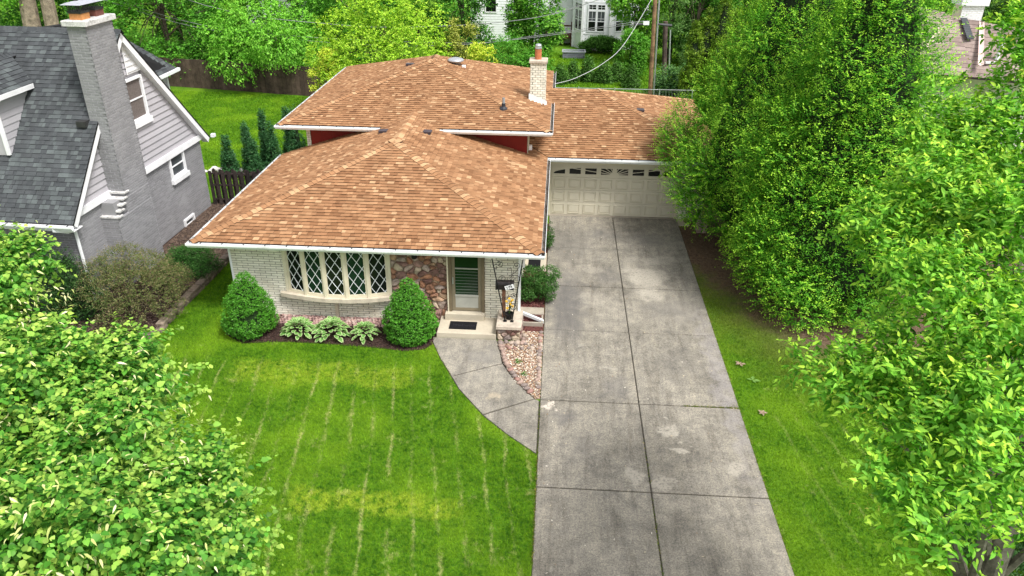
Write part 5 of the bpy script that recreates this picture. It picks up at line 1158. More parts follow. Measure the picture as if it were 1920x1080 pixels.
hornbeam(8.7, 22.3, [(.25,2.2),(.8,2.9),(2.0,3.15),(4.0,3.05),(6.0,2.45),(7.6,1.9),(9.0,1.3),(10.2,.8),(10.8,.3)], 72, 'broad bright green hornbeam nearest the ash tree')
# dark shrub at the lower right
t_ = thing('yew_shrub', (9.7,12.2,0), 'dark green feathery shrub in the lower right under the ash tree', 'shrub')
crown_part('foliage', foliage(74, [(9.7+1.1*math.sin(k*2.4), 12.0+1.0*math.cos(k*1.7), .5+.5*((k*.37) % 1), .6,.6,.5) for k in range(14)], 7000, 6, .22, .09, .3, [(.018,.055,.014),(.028,.085,.02)], up=.3, droop=.2, tip=(.05,.13,.03)), t_, LEAF, False)
# cut logs and slab beside the garage
t_ = thing('log_pile', (5.5,28.0,0), 'small pile of split logs and rubble against the garage corner', 'logs')
for k, (x, y, z, a, L) in enumerate(((5.35,28.15,.10,.4,.45),(5.45,28.05,.27,1.2,.40),(5.6,28.2,.12,2.0,.5),(5.42,28.2,.42,.1,.3))):
    d = Vector((math.cos(a), math.sin(a), .15)); MB().tube([Vector((x,y,z))-d*L/2, Vector((x,y,z))+d*L/2], .09, 7).build('log', M['bark_l'] if k % 2 else M['bark'], t_)
T = lambda p: (5.48+p[0], 27.10+p[1]*.9-p[2]*.0, p[2]+p[1]*.05)
tag(MB().cbox(0,.36,0,.38,0,.46,.02,fr=T).build('stone_block', M['crate']), 'upright pinkish stone block on the earth by the logs', 'stone block')
tag(MB().cbox(4.885,5.3,27.75,28.4,-.02,.03,.01).build('garage_pad', M['concrete_l']), 'small pale concrete pad at the garage corner beside the logs', 'paving slab')

# ------------------------------------------------------------------ grey neighbour house, left
nh = thing('grey_house', (-17,24,0), 'grey painted brick house with charcoal shingle roof and tall side chimney', 'house')
NA = R(90)-math.atan2(.3,8.0); A0 = Vector((-14.05,19.9,0)); uy = Vector((math.cos(NA), math.sin(NA), 0)); ux = Vector((math.sin(NA), -math.cos(NA), 0))   # along the gable wall; outward
NP = lambda o, y, z: A0+ux*o+uy*y+Vector((0,0,z))     # outward, along, up
NL, NZ, NPZ = 8.0, 2.95, 7.62; NS = (NPZ-NZ)/(NL/2+.35)
rn = random.Random(40)
nholes = [(5.55,6.65,2.02,2.95),(5.75,6.55,-.2,.44)]
nwall, _n = bricks(NP(0,0,0), NA, NL, NZ, .25, .066, .013, M['grey_brick'], M['mortar_g'], nh, holes=[h for h in nholes], limit=300, proud=.008, rng=rn, wname='gable_wall', reverse=True, wall=.15)
bricks(NP(-.0,.0,0)-ux*9.0, NA-math.pi/2, 9.0, NZ, .25, .066, .013, M['grey_brick'], M['mortar_g'], nh, proud=.008, rng=rn, wname='front_wall', wall=.15)
# siding of the gable: one board per course
sd = MB(); zb_, k = NZ+.14, 0; gw = thing('gable_siding', NP(0,4,NZ), parent=nh)
bk = MB(); tri = [(0,NZ),(NL,NZ),(NL/2,NZ+NS*NL/2)]; bk.add([NP(-.03,p[0],p[1]) for p in tri]+[NP(-.12,p[0],p[1]) for p in tri], [(0,1,2),(5,4,3),(0,3,4,1),(1,4,5,2),(2,5,3,0)]).build('sheathing', M['siding'][2], gw)
while zb_ < NZ+NS*NL/2-.3:
    z1 = zb_+.205; y0 = max(0, (zb_-NZ)/NS); y1 = NL-y0; t0 = max(0, (z1-NZ)/NS); t1 = NL-t0
    segs = [(y0,y1,t0,t1)]
    if zb_+.2 > 4.55 and zb_ < 6.08: segs = [(y0,3.86,t0,3.86),(4.98,y1,4.98,t1)]
    for a, b_, c_, d_ in segs:
        if b_-a < .05 or d_-c_ < .02: continue
        vs = [NP(.045,a,zb_), NP(.045,b_,zb_), NP(.004,d_,z1+.015), NP(.004,c_,z1+.015), NP(-.03,a,zb_), NP(-.03,b_,zb_)]
        MB().add(vs, [(0,1,2,3),(0,4,5,1)]).build('siding_board', M['siding'][k % 3], gw)
    zb_ = z1; k += 1
# trims
tr = MB(); tb = lambda o0,o1,y0,y1,z0,z1: tr.box(o0,o1,y0,y1,z0,z1,fr=lambda p: NP(*p))
tb(-.02,.11,-.06,NL+.06,NZ-.06,NZ+.14)
tr.build('band_board', M['whitetrim'], nh)
def rake(y0, z0, y1, z1, name='rake_board'):
    d = Vector((0, y1-y0, z1-z0)).normalized(); n_ = Vector((0, -d.z, d.y)); n_ = n_ if n_.z > 0 else -n_; vs = []
    for o in (.0,.24):
        for (y, z) in ((y0,z0-.1),(y1,z1-.1)):
            for h in (-.20,.0): vs.append(NP(o if h else o, y+n_.y*h, z+n_.z*h))
    b2 = MB().add(vs, [(0,1,3,2),(4,6,7,5),(0,4,5,1),(2,3,7,6),(0,2,6,4),(1,5,7,3)]); return b2.build(name, M['whitetrim'], nh)
ze = NZ-.0; rake(-.38, ze, NL/2, NPZ); rake(NL+.38, ze, NL/2, NPZ)
# attic vent, louvred
vt = thing('gable_vent', NP(.05,4.9,6.6), parent=nh)
MB().add([NP(.034,p[0],p[1]) for p in ((4.15,6.15),(5.05,6.15),(4.15,7.15))]+[NP(.06,p[0],p[1]) for p in ((4.15,6.15),(5.05,6.15),(4.15,7.15))], [(3,4,5),(0,1,4,3),(1,2,5,4)]).build('vent_panel', M['whitetrim'], vt)
for k in range(4): MB().box(.06,.085,4.2,4.98-k*.2,6.22+k*.18,6.26+k*.18,fr=lambda p: NP(*p)).build('slat', M['whitetrim'], vt)
def nwin(y0, y1, z0, z1, pane, sill=True, fr_=.085):
    w_ = thing('window', NP(0,(y0+y1)/2,z0), parent=nh); f_ = lambda p: NP(*p)
    fm = MB().box(-.02,.06,y0,y0+fr_,z0,z1,fr=f_).box(-.02,.06,y1-fr_,y1,z0,z1,fr=f_).box(-.02,.059,y0+fr_,y1-fr_,z1-fr_,z1,fr=f_).box(-.02,.059,y0+fr_,y1-fr_,z0,z0+fr_,fr=f_).build('window_frame', M['whitetrim'], w_)
    MB().box(-.02,-.01,y0+fr_,y1-fr_,z0+fr_,z1-fr_,fr=f_).build('pane', pane, w_)
    MB().box(-.01,.02,y0+fr_,y1-fr_,(z0+z1)/2-.02,(z0+z1)/2+.02,fr=f_).build('meeting_rail', M['whitetrim'], w_)
    if sill: MB().box(-.02,.12,y0-.06,y1+.06,z0-.17,z0-.002,fr=f_).build('sill', M['whitetrim'], w_)
nwin(3.90,4.95,4.62,6.02,M['curtain']); nwin(5.57,6.63,2.10,2.93,M['glass_grey']); nwin(5.77,6.53,-.1,.43,M['glass_grey'])
# side chimney with stepped shoulder
nc = thing('tall_chimney', NP(.28,2.6,0), parent=nh)
C0, C1, CO = 1.86, 3.20, .56
bricks(NP(CO,C0,2.9), NA, C1-C0, 5.12, .25, .066, .013, M['grey_brick'], M['mortar_g'], nc, limit=300, proud=.008, rng=rn, wname='outer_face', wall=.1, reverse=True)
bricks(NP(0,C0,2.9), NA-math.pi/2, CO, 5.12, .25, .066, .013, M['grey_brick'], M['mortar_g'], nc, limit=200, proud=.008, rng=rn, wname='front_face', wall=.1, reverse=True)
bricks(NP(CO,1.20,0), NA, 2.0, 2.4, .25, .066, .013, M['grey_brick'], M['mortar_g'], nc, proud=.008, rng=rn, wname='base_face', wall=.1)
bricks(NP(CO,1.82,2.4), NA, 1.38, .5, .25, .066, .013, M['grey_brick'], M['mortar_g'], nc, proud=.008, rng=rn, wname='shoulder_face', wall=.1)
bricks(NP(0,1.20,0), NA-math.pi/2, CO, 2.4, .25, .066, .013, M['grey_brick'], M['mortar_g'], nc, proud=.008, rng=rn, wname='base_front_face', wall=.1)
MB().box(0,CO-.0,C1-.1,C1,2.9,8.02,fr=lambda p: NP(*p)).box(.0,.1,C0+.1,C1-.1,2.9,8.02,fr=lambda p: NP(*p)).box(0,CO-.1,1.3,3.19,0,2.88,fr=lambda p: NP(*p)).build('back_face', M['grey_brick'][1], nc)
for k in range(5):
    y0 = 1.78-k*.145; z0 = 3.02-k*.15
    MB().box(0,CO-.02,y0+.05,C0+.02,z0-.12,z0,fr=lambda p: NP(*p)).build('shoulder_step', M['grey_brick'][2], nc)
    MB().cbox(-.0,CO+.05,y0-.03,y0+.24,z0,z0+.055,.01,fr=lambda p: NP(*p)).build('ledge_stone', M['capw'], nc)
MB().cbox(-.08,CO+.09,C0-.10,C1+.10,8.02,8.17,.02,fr=lambda p: NP(*p)).build('chimney_cap', M['capw'], nc)
for (y, mt_, nm) in ((2.15, M['clay2'], 'flue'), (2.85, M['clay3'], 'flue')):
    f_ = lambda p: NP(*p)
    fo = MB().box(.10,.46,y-.2,y+.2,8.17,8.34,fr=f_).build('flue', mt_, nc)
    MB().box(.08,.48,y-.22,y+.22,8.34,8.40,fr=f_).build('flue_collar', M['mesh_dark'], nc)
    gm = MB()
    for kx in range(6):
        for q in (y-.21, y+.20): gm.box(.09+kx*.075,.10+kx*.075,q,q+.01,8.40,8.58,fr=f_)
        for q in (.085, .465): gm.box(q,q+.01,y-.2+kx*.078,y-.19+kx*.078,8.40,8.58,fr=f_)
    for zz in (8.45,8.50,8.55): gm.box(.085,.475,y-.215,y-.205,zz,zz+.008,fr=f_).box(.085,.475,y+.205,y+.215,zz,zz+.008,fr=f_).box(.475,.483,y-.2,y+.2,zz,zz+.008,fr=f_).box(.077,.085,y-.2,y+.2,zz,zz+.008,fr=f_)
    gm.build('mesh_guard', M['mesh_dark'], nc, kind='stuff')
    MB().add([f_(p) for p in ((-.02,y-.34,8.58),(.58,y-.34,8.58),(.58,y+.34,8.58),(-.02,y+.34,8.58),(.10,y-.2,8.63),(.46,y-.2,8.63),(.46,y+.2,8.63),(.10,y+.2,8.63))], [(3,2,1,0),(4,5,6,7),(0,1,5,4),(1,2,6,5),(2,3,7,6),(3,0,4,7)]).build('flue_lid', M['capm'], nc)
MB().box(-.30,-.02,C0-.25,C0-.02,5.15,5.32,fr=lambda p: NP(*p)).build('roof_flashing_box', M['mesh_dark'], nc)
# roof: front slope in shingles
NR = MB(); RL0 = -9.5
fpts = [NP(RL0,-.40,NZ-.08), NP(.25,-.40,NZ-.08), NP(.25,NL/2,NPZ-.06), NP(RL0,NL/2,NPZ-.06)]; bpts = [NP(.25,NL+.40,NZ-.08), NP(RL0,NL+.40,NZ-.08), NP(RL0,NL/2,NPZ-.06), NP(.25,NL/2,NPZ-.06)]
dk = deck(None, [fpts, bpts], GBUTT, .06).build('main_roof', GBUTT, nh)
vv = (fpts[3]-fpts[0]); vv = vv.normalized(); uu = ux
pl = slope(fpts[0], uu, vv, fpts)
# not under the chimney
tiles(fpts[0], uu, vv, pl, .145, [.10,.13,.16,.19,.23], .022, GRY, GRYW, GBUTT, rn, dk, 'shingle', limit=300, keep=lambda a, b_, c_: a > 5.2)
hipcaps(NP(RL0,NL/2,NPZ-.06), NP(.25,NL/2,NPZ-.06), -vv, (bpts[0]-bpts[3]), dk, rn, [GRY[0],GRY[2],GRY[4]], GBUTT)
pl = slope(bpts[0], -ux, (bpts[3]-bpts[0]).normalized(), bpts); tiles(bpts[0], -ux, (bpts[3]-bpts[0]).normalized(), pl, .15, [.2,.3,.4], .013, GRY, GRYW, GBUTT, rn, dk, 'shingle')
gp = [NP(RL0,-.42,NZ-.1), NP(.26,-.42,NZ-.1)]
gutter([tuple(p) for p in gp], nh, .62)
sweep(MB(), [tuple(p) for p in gp], [(-.004,-.0),(-.004,-.17),(-.03,-.17),(-.03,-.0)]).box(0,1,0,1,0,1) if False else None
MB().box(RL0,.24,-.41,.0,NZ-.29,NZ-.27,fr=lambda p: NP(*p)).box(RL0,.24,-.44,-.412,NZ-.29,NZ-.1,fr=lambda p: NP(*p)).build('soffit', M['whitetrim'], nh)
MB().tube([NP(-.35,-.48,NZ-.1), NP(-.35,-.48,NZ-.26), NP(-.05,-.30,NZ-.36), NP(.0,-.06,NZ-.42), NP(.0,-.05,.2)], .05, 6).build('downspout', M['white'], nh)
MB().box(.30,.44,NL+.36,NL+.52,NZ-.08,NZ+.04,fr=lambda p: NP(*p)).build('gutter_end', M['white'], nh)
# dormer
dm = thing('dormer', (-16.9,21.9,4.5), parent=nh)
DXR, DXC, DYF, DZE, DZR = -16.2, -16.95, 20.95, 6.18, 6.92; rz = lambda y: NZ+NS*(y-19.5)
side = [(DYF, rz(DYF)-.1), (DYF, DZE), (DYF+(DZE-rz(DYF))/NS+.1, DZE)]
z_, k = rz(DYF)-.05, 0
while z_ < DZE-.02:
    z1 = min(DZE, z_+.2); y1a = DYF+max(.02,(z_-rz(DYF)))/NS+.25; y1b = DYF+(z1-rz(DYF))/NS+.25
    MB().add([(DXR+.02,DYF,z_),(DXR+.02,y1a,z_),(DXR,y1b,z1+.01),(DXR,DYF,z1+.01),(DXR-.02,DYF,z_),(DXR-.02,y1a,z_)], [(0,1,2,3),(0,4,5,1)]).build('siding_board', M['siding'][k % 3], dm); z_ = z1; k += 1
MB().box(2*DXC-DXR,DXR-.021,DYF+.02,DYF+.06,rz(DYF)-.1,DZE).build('dormer_front', M['siding'][1], dm)
MB().box(DXR-.06,DXR+.035,DYF-.05,DYF+.03,rz(DYF)-.08,DZE-.0).build('corner_board', M['whitetrim'], dm)
rp = (DZR-DZE)/(DXR+.2-DXC); ye = DYF-.25; yb = 24.0
dr = [(DXR+.2,ye,DZE),(DXR+.2,DYF+(DZE-rz(DYF))/NS+.05,DZE),(DXC,DYF+(DZR-rz(DYF))/NS,DZR),(DXC,ye,DZR)]
dd = deck(None, [dr], GBUTT, .06).build('dormer_roof', GBUTT, nh); do_slope('r', dr, rp, dd, rn, GRY, GRYW, GBUTT, exp=.15, widths=[.2,.28,.35])
hipcaps((DXC,ye,DZR), (DXC,DYF+(DZR-rz(DYF))/NS,DZR), (1,0,-rp), (-1,0,-rp), dd, rn, [GRY[2],GRY[4]], GBUTT)
MB().box(DXR+.2,DXR+.235,ye,DYF+(DZE-rz(DYF))/NS,DZE-.13,DZE+.01).build('eave_board', M['whitetrim'], dm)
MB().box(DXR-.15,DXR+.2,ye,DYF+.02,DZE-.17,DZE-.135).build('eave_return', M['whitetrim'], dm)
# rear wing
wg = thing('rear_wing', (-20,32,0), parent=nh)
EX, EYB, EZ = -17.3, 34.2, 4.2; AP = (-18.9,31.0,6.78); 
dw = deck(None, [[(EX,27.5,EZ),(EX,EYB,EZ),AP,(-18.4,27.0,7.0)], [(EX,EYB,EZ),(-24,EYB,EZ),AP], [(-18.4,27.0,7.0),AP,(-24,EYB,EZ),(-24,26,6.4)]], GBUTT, .06).build('wing_roof', GBUTT, nh)
pw = (AP[2]-EZ)/(EX-AP[0]); do_slope('r', [(EX,28.2,EZ),(EX,EYB,EZ),AP,(AP[0],28.2,AP[2])], pw, dw, rn, GRY, GRYW, GBUTT, exp=.17, widths=[.25,.32,.4])
gutter([(EX,EYB+.1,EZ-.01)][::-1]+[(EX,EYB+.1,EZ-.01)], wg) if False else None
MB().box(EX-.01,EX+.12,28.2,EYB+.12,EZ-.13,EZ-.0).box(EX-.3,EX-.02,28.2,EYB+.1,EZ-.17,EZ-.14).build('gutter', M['white'], wg)
for k in range(21): MB().box(EX-.42,EX-.40+.01*(k % 2),28.2,EYB-.3,.0+k*.195,.19+k*.195).build('siding_board', M['siding'][k % 3], wg)
MB().box(EX-.42,EX-.34,EYB-.34,EYB-.26,0,EZ-.18).build('downspout', M['white'], wg)
# planting by the neighbour
def shrub(name, label, cat, c, r_, seed, pal, n=9000, leaf=.05, tip=None, core=None, lw=.5, up=.4, nl=40, group=None, flatten=.75, kind=None, twig=.16, mat=None):
    t_ = thing(name, (c[0],c[1],c[2]), label, cat, group); g = random.Random(seed); lobes = []
    for _ in range(nl):
        a, q = g.uniform(0,6.28), g.random()**.5; z = math.sqrt(max(0,1-q*q)); s_ = g.uniform(.16,.3)*min(r_)
        lobes.append((c[0]+math.cos(a)*q*r_[0], c[1]+math.sin(a)*q*r_[1], c[2]+.15*r_[2]+z*r_[2]*g.uniform(.75,1.0)*.85, s_*1.2, s_*1.2, s_*flatten*1.2))
    crown_part('foliage', foliage(seed, lobes, n, 5, twig, leaf, lw, pal, up=up, droop=0, tip=tip, tipf=.4, shell=.6, cull=.8, jitter=.5, zmin=c[2]+.02, back=-2), t_, mat or LEAF, False)
    st = MB()
    for l in lobes[::4]: st.tube([(c[0],c[1],c[2]), l[:3]], [.03,.008], 4)
    st.build('stems', M['bark'], t_, kind='stuff'); return t_
shrub('barberry_shrub', 'wide brownish green rounded shrub against the grey brick wall', 'shrub', (-12.75,19.6,.16), (1.6,1.45,1.55), 81, [(.095,.135,.035),(.12,.13,.045),(.075,.13,.03),(.16,.14,.06)], 16000, .05, tip=(.26,.19,.12), nl=70, mat=LEAF)
shrub('small_evergreen', 'small dark green shrub between the brown shrub and the house eave', 'shrub', (-11.95,22.0,.16), (.7,.7,.75), 82, [(.02,.07,.014),(.03,.10,.018)], 6000, .05, tip=(.06,.19,.03))
def conifer(name, label, cat, x, y, z, r_, h, seed, pal, tip, n, leaf=.07, group=None, pw_=.9, trunk=True, mat=None, shape='spire', upv=.7, twig=.14, nl=60):
    t_ = thing(name, (x,y,z), label, cat, group); g = random.Random(seed); lobes = []
    for k in range(nl):
        q = g.random()**1.2; a = g.uniform(0,6.28)
        rr = r_*((1-q)**pw_ if shape == 'spire' else min(1, (1-q)*2.2)**.6*(.8+.2*min(1,q*4))); s_ = max(.05, r_*g.uniform(.22,.40)*(1-.55*q)); lobes.append((x+rr*.8*math.cos(a), y+rr*.8*math.sin(a), z+.06*h+q*h*.9, s_, s_, s_*1.6))
    lobes.append((x,y,z+h*.93,r_*.1,r_*.1,h*.07))
    crown_part('crown', foliage(seed, lobes, int(n*.75), 4, twig, leaf*1.1, .4, pal, up=upv, droop=0, tip=tip, tipf=.4, shell=.6, cull=.85, jitter=.3, flat=.4, back=-.5), t_, mat or NEEDLE, 'tri')
    core = MB().lathe([(r_*.5,.02),(r_*.62,.2*h),(r_*.36,.55*h),(.02,.92*h)] if shape == 'spire' else [(r_*.55,.02),(r_*.7,.3*h),(r_*.6,.65*h),(.03,.95*h)], (x,y,z), 10); core.build('shade_core', INNER, t_)  # solid dark core painted as the crown's inner shade
    MB().tube([(x,y,z-.1),(x,y,z+.25*h)], .06*max(.6,r_), 6).build('trunk', M['bark'], t_); return t_
INNER = pmat('crown_shade_dark', (.014,.028,.010), .95, .4, 8)
ARB = [(.014,.055,.010),(.022,.075,.012),(.010,.042,.008)]
for k, (x, y, r_, h, lab) in enumerate(((-14.95,18.85,.85,2.75,'dark arborvitae bush partly behind the linden, farther from the downspout'), (-13.95,18.95,.62,2.15,'dark arborvitae bush beside the white downspout'), (-16.4,18.7,.8,2.5,'dark arborvitae bush leftmost under the white gutter'))):
    conifer('arborvitae_bush', lab, 'bush', x, y, .1, r_, h, 90+k, ARB, (.05,.14,.03), 7000, .06, 'bushes below the white gutter', shape='column')
# edging wall of tumbled blocks
ew = thing('edging_wall', (-11.4,20.5,0), 'low curved edging wall of brown blocks between the lawn and the neighbour bed', 'wall'); er = random.Random(6)
pth = [(-13.2,16.75),(-12.3,16.95),(-11.72,17.3),(-11.48,17.8),(-11.40,18.6),(-11.37,20.2),(-11.30,22.0),(-11.27,24.0),(-11.27,26.0),(-11.27,27.6)]
cc_ = {}
for crs in range(2):
    for (x, y) in along(pth, .42):
        i = min(range(len(pth)), key=lambda k: (pth[k][0]-x)**2+(pth[k][1]-y)**2); j = min(i, len(pth)-2); d = Vector(pth[j+1])-Vector(pth[j]); a = math.atan2(d.y, d.x)
        mi = er.randrange(3); me = cc_.get(mi)
        if me is None: me = MB().cbox(-.2,.2,-.12,.12,0,.115,.02).mesh('block', M['edge_blk'][mi]); cc_[mi] = me
        o = link_mesh('block', me, ew, loc=(x+er.uniform(-.012,.012)-(.02*crs)*math.sin(a)*-1*0, y+crs*.18, crs*.115), rot=(0,0,a+er.uniform(-.05,.05)))
# dark picket fence between the houses
fn = thing('picket_fence', (-11.6,27.9,0), 'weathered dark board fence between the grey house and the white brick house', 'fence'); fg = random.Random(14)
for k in range(34):
    x = -13.62+k*.128; back = k % 2; h = 1.62+fg.uniform(-.05,.05); w_ = .135; y = 27.98+(.10 if back else 0)
    MB().prism([(-w_/2,0),(w_/2,0),(w_/2,h-.05),(w_*.25,h),(-w_*.25,h),(-w_/2,h-.05)], 0, .022, fr=lambda p, x=x, y=y: (x+p[0]+fg.uniform(-.004,.004), y+p[2], p[1])).build('board', fg.choice(M['fence_dark']), fn)
for z in (.35,.95,1.42): MB().box(-13.7,-9.4,28.025,28.065,z,z+.07).build('rail', M['fence_dark'][1], fn)
fn2 = thing('picket_fence', (-10.0,29.5,0), 'short run of dark pickets by the red wall above the roof edge', 'fence')
for k in range(6):
    x = -10.5+k*.19; h = 2.0+fg.uniform(-.05,.05)
    MB().prism([(-.06,0),(.06,0),(.06,h-.05),(.03,h),(-.03,h),(-.06,h-.05)], 0, .022, fr=lambda p, x=x: (x+p[0], 29.0+p[2], p[1])).build('board', fg.choice(M['fence_dark']), fn2)
MB().box(-10.6,-9.4,29.03,29.06,1.6,1.68).build('rail', M['fence_dark'][1], fn2)
# junipers in a white rock bed
JP = [(.034,.125,.035),(.046,.155,.045),(.026,.095,.028)]
wr = thing('white_rock_bed', (-14.6,32.3,0), 'bed of white rocks around the blue green junipers', 'rocks'); rocks(wr, [(-15.9+gs.uniform(0,3.4), 32.2+gs.uniform(-.25,.5), .05, gs.uniform(.06,.14)) for _ in range(60)], [M['whiterock']], 19)
for k, (x, y, r_, h, lab) in enumerate(((-14.45,31.7,.46,1.95,'blue green juniper standing apart, leftmost of the group'), (-13.60,31.9,.36,2.5,'slim juniper second from the left'), (-13.1,31.3,.42,1.95,'short juniper in front of the middle pair'), (-13.0,32.5,.38,3.0,'tall slim juniper in the middle of the group'), (-12.45,31.9,.52,2.6,'full juniper in front, right of the middle'), (-12.1,33.0,.4,3.0,'tall slim juniper behind the right hand one'), (-11.6,32.6,.60,3.2,'tallest widest juniper nearest the white gutter'))):
    conifer('juniper_spire', lab, 'juniper', x, y, 0, r_*.7, h*.95, 110+k, JP, (.05,.14,.07), 5500, .09, 'spire junipers behind the dark fence', pw_=1.0)
# brown board fence across the back yard
bf = thing('board_fence', (-20,46.5,0), 'long brown solid board fence across the back of the green yard', 'fence'); a, b_ = Vector((-26.5,48.4)), Vector((-10.5,45.6)); L = (b_-a).length; d = (b_-a)/L; ang = math.atan2(d.y, d.x); k = 0; fmesh = {}
while k*.30 < L:
    p = a+d*(k*.30); mi = fg.randrange(3); me = fmesh.get(mi)
    if me is None: me = MB().cbox(0,.288,-.02,.02,0,1.8,.01).mesh('board', M['fence_br'][mi]); fmesh[mi] = me
    link_mesh('board', me, bf, loc=(p.x, p.y+fg.uniform(-.012,.012), fg.uniform(-.04,.02)), rot=(0,0,ang)); k += 1

# ------------------------------------------------------------------ brown-roofed house, upper right
bh = thing('brown_roof_house', (20,40,0), 'house with taupe shingle hip roof, pale metal valleys and white chimney', 'house')
A_ = Vector((17.3,42.0,7.0)); 
ra, rb = Vector((17.2,41.5,6.55)), Vector((21.5,39.2,5.55))      # ridge line, right wing
def quad_tiles(par, pts, seed, exp=.30, widths=(.5,.6,.75)):
    O = Vector(pts[0]); n_ = (Vector(pts[1])-O).cross(Vector(pts[-1])-O).normalized(); u = Vector((0,0,1)).cross(n_).normalized(); v = n_.cross(u)
    pl = slope(O, u, v, pts); tiles(O, u, v, pl if area(pl) > 0 else pl[::-1], exp, list(widths), .018, BRN, [4,3,2], BBUTT, random.Random(seed), par, 'shingle', limit=110)
    return u, v
BP = [[(14.2,37.6,4.2),(18.9,36.0,4.2),(18.85,40.3,6.2),(16.4,41.8,6.75)], [(18.9,36.0,4.2),(20.3,35.4,4.2),(20.15,39.6,6.05),(18.85,40.3,6.2)], [(20.3,35.4,4.2),(26.0,34.0,4.2),(23.6,37.9,5.7),(20.15,39.6,6.05)]]
dk = deck(None, BP, BBUTT, .08).build('hip_roof', BBUTT, bh)
for k, p_ in enumerate(BP): quad_tiles(dk, p_, 200+k)
for a, b_ in (((17.2,38.0,5.15),(18.85,40.25,6.22)), ((18.9,36.2,4.7),(20.12,39.55,6.08))):
    a, b_ = Vector(a), Vector(b_); d = (b_-a).normalized(); s_ = d.cross(Vector((0,0,1))).normalized()*.11; MB().add([a-s_+Vector((0,0,.05)), a+s_+Vector((0,0,.05)), b_+s_+Vector((0,0,.05)), b_-s_+Vector((0,0,.05)), a+Vector((0,0,.0)), b_+Vector((0,0,.0))], [(0,4,5,3),(4,1,2,5)]).build('valley_metal', M['copper'], bh)
for a, b_ in (((18.9,36.4,4.65),(19.4,39.95,6.2)),):
    a, b_ = Vector(a), Vector(b_); d = (b_-a).normalized(); s_ = d.cross(Vector((0,0,1))).normalized()*.16
    for k in range(9):
        p = a.lerp(b_, .55+k*.05); MB().box(-.15,.15,-.1,.1,.03,.075,fr=lambda q, p=p: (p.x+q[0]+fg.uniform(-.01,.01), p.y+q[1]*.9, p.z+q[2]+q[1]*.35)).build('loose_shingle', GRY[0], bh)
for a, b_ in (((16.4,41.8,6.75),(18.85,40.3,6.2)), ((18.85,40.3,6.2),(20.15,39.6,6.05)), ((20.15,39.6,6.05),(23.6,37.9,5.7))): hipcaps(b_, a, (0,-1,-.45), (0,1,-.45), dk, rn, BRN, BBUTT, w=.2, exp=.3)
MB().box(15,25,38.5,45,0,4.2).build('wall', M['brick_w'][1], bh)
wc = thing('white_chimney', (20.4,41.5,4), parent=bh); bricks((19.75,41.0,4.2), 0, 1.05, 2.45, .24, .075, .012, [M['whitetrim']], M['cream'], wc, limit=150, rng=rn, wname='front_face', wall=.9); MB().cbox(19.62,20.93,40.88,42.05,6.65,7.0,.03).cbox(19.75,20.8,41.0,41.95,7.0,7.12,.03).build('chimney_cap', M['whitetrim'], wc); MB().box(20.0,20.6,41.2,41.8,7.12,7.22).build('flue', M['lead_pipe'], wc)
MB().lathe([(.09,0),(.09,.55),(.13,.57),(.13,.66),(.1,.7)], (19.9,36.9,4.85), 10).build('vent_pipe', M['white'], bh); MB().box(19.3,19.95,36.6,36.72,4.72,4.8).build('pipe_flashing', M['white'], bh)
MB().box(16.55,17.0,43.0,43.4,6.4,7.4).build('blue_grey_vent', M['capm'], bh)

# ------------------------------------------------------------------ white house at the back
wh = thing('white_house', (3.2,66,0), 'white sided house with a tall bay window seen beyond the back lawn', 'house')
def clap(par, O, ang, L, z0, z1, step=.16, holes=(), mat=None):
    ca, sa = math.cos(ang), math.sin(ang); z = z0
    while z < z1-.02:
        segs = [(0,L)]
        for h in holes:
            if h[2] < z+step*.5 < h[3]: segs = [s_ for a, b_ in segs for s_ in ((a,min(b_,h[0])),(max(a,h[1]),b_)) if s_[1]-s_[0] > .02]
        for a, b_ in segs:
            f_ = lambda x, d, zz: (O[0]+x*ca-d*sa, O[1]+x*sa+d*ca, zz)
            MB().add([f_(a,-.025,z), f_(b_,-.025,z), f_(b_,-.003,z+step+.01), f_(a,-.003,z+step+.01), f_(a,.04,z), f_(b_,.04,z)], [(0,1,2,3),(0,4,5,1)]).build('siding_board', mat or M['siding_w'], par)
        z += step
MB().box(-7.5,.95,66.5,66.8,0,7).box(.95,7.5,64.9,74,-.1,7).build('wall_core', M['siding_w'], wh)
clap(wh, (-7.5,66.45), 0, 8.4, 0, 5.2, .20, holes=[(1.2,2.2,2.3,3.9),(3.5,4.4,2.3,3.9),(4.9,5.5,3.2,3.9)])
for (x0, x1) in ((-6.3,-5.3),(-4.0,-3.1)):
    f_ = MB().box(x0,x0+.08,66.38,66.5,2.3,3.9).box(x1-.08,x1,66.38,66.5,2.3,3.9).box(x0,x1,66.381,66.5,3.82,3.9).box(x0,x1,66.381,66.5,2.3,2.38).build('window_frame', M['whitetrim'], wh); MB().box(x0+.08,x1-.08,66.44,66.46,2.38,3.82).build('pane', M['glass'], f_)
bay = thing('bay_window', (2.9,63.4,0), parent=wh)
bp = [(1.15,64.95),(1.75,63.55),(3.9,63.25),(5.9,64.3),(6.0,64.95)]
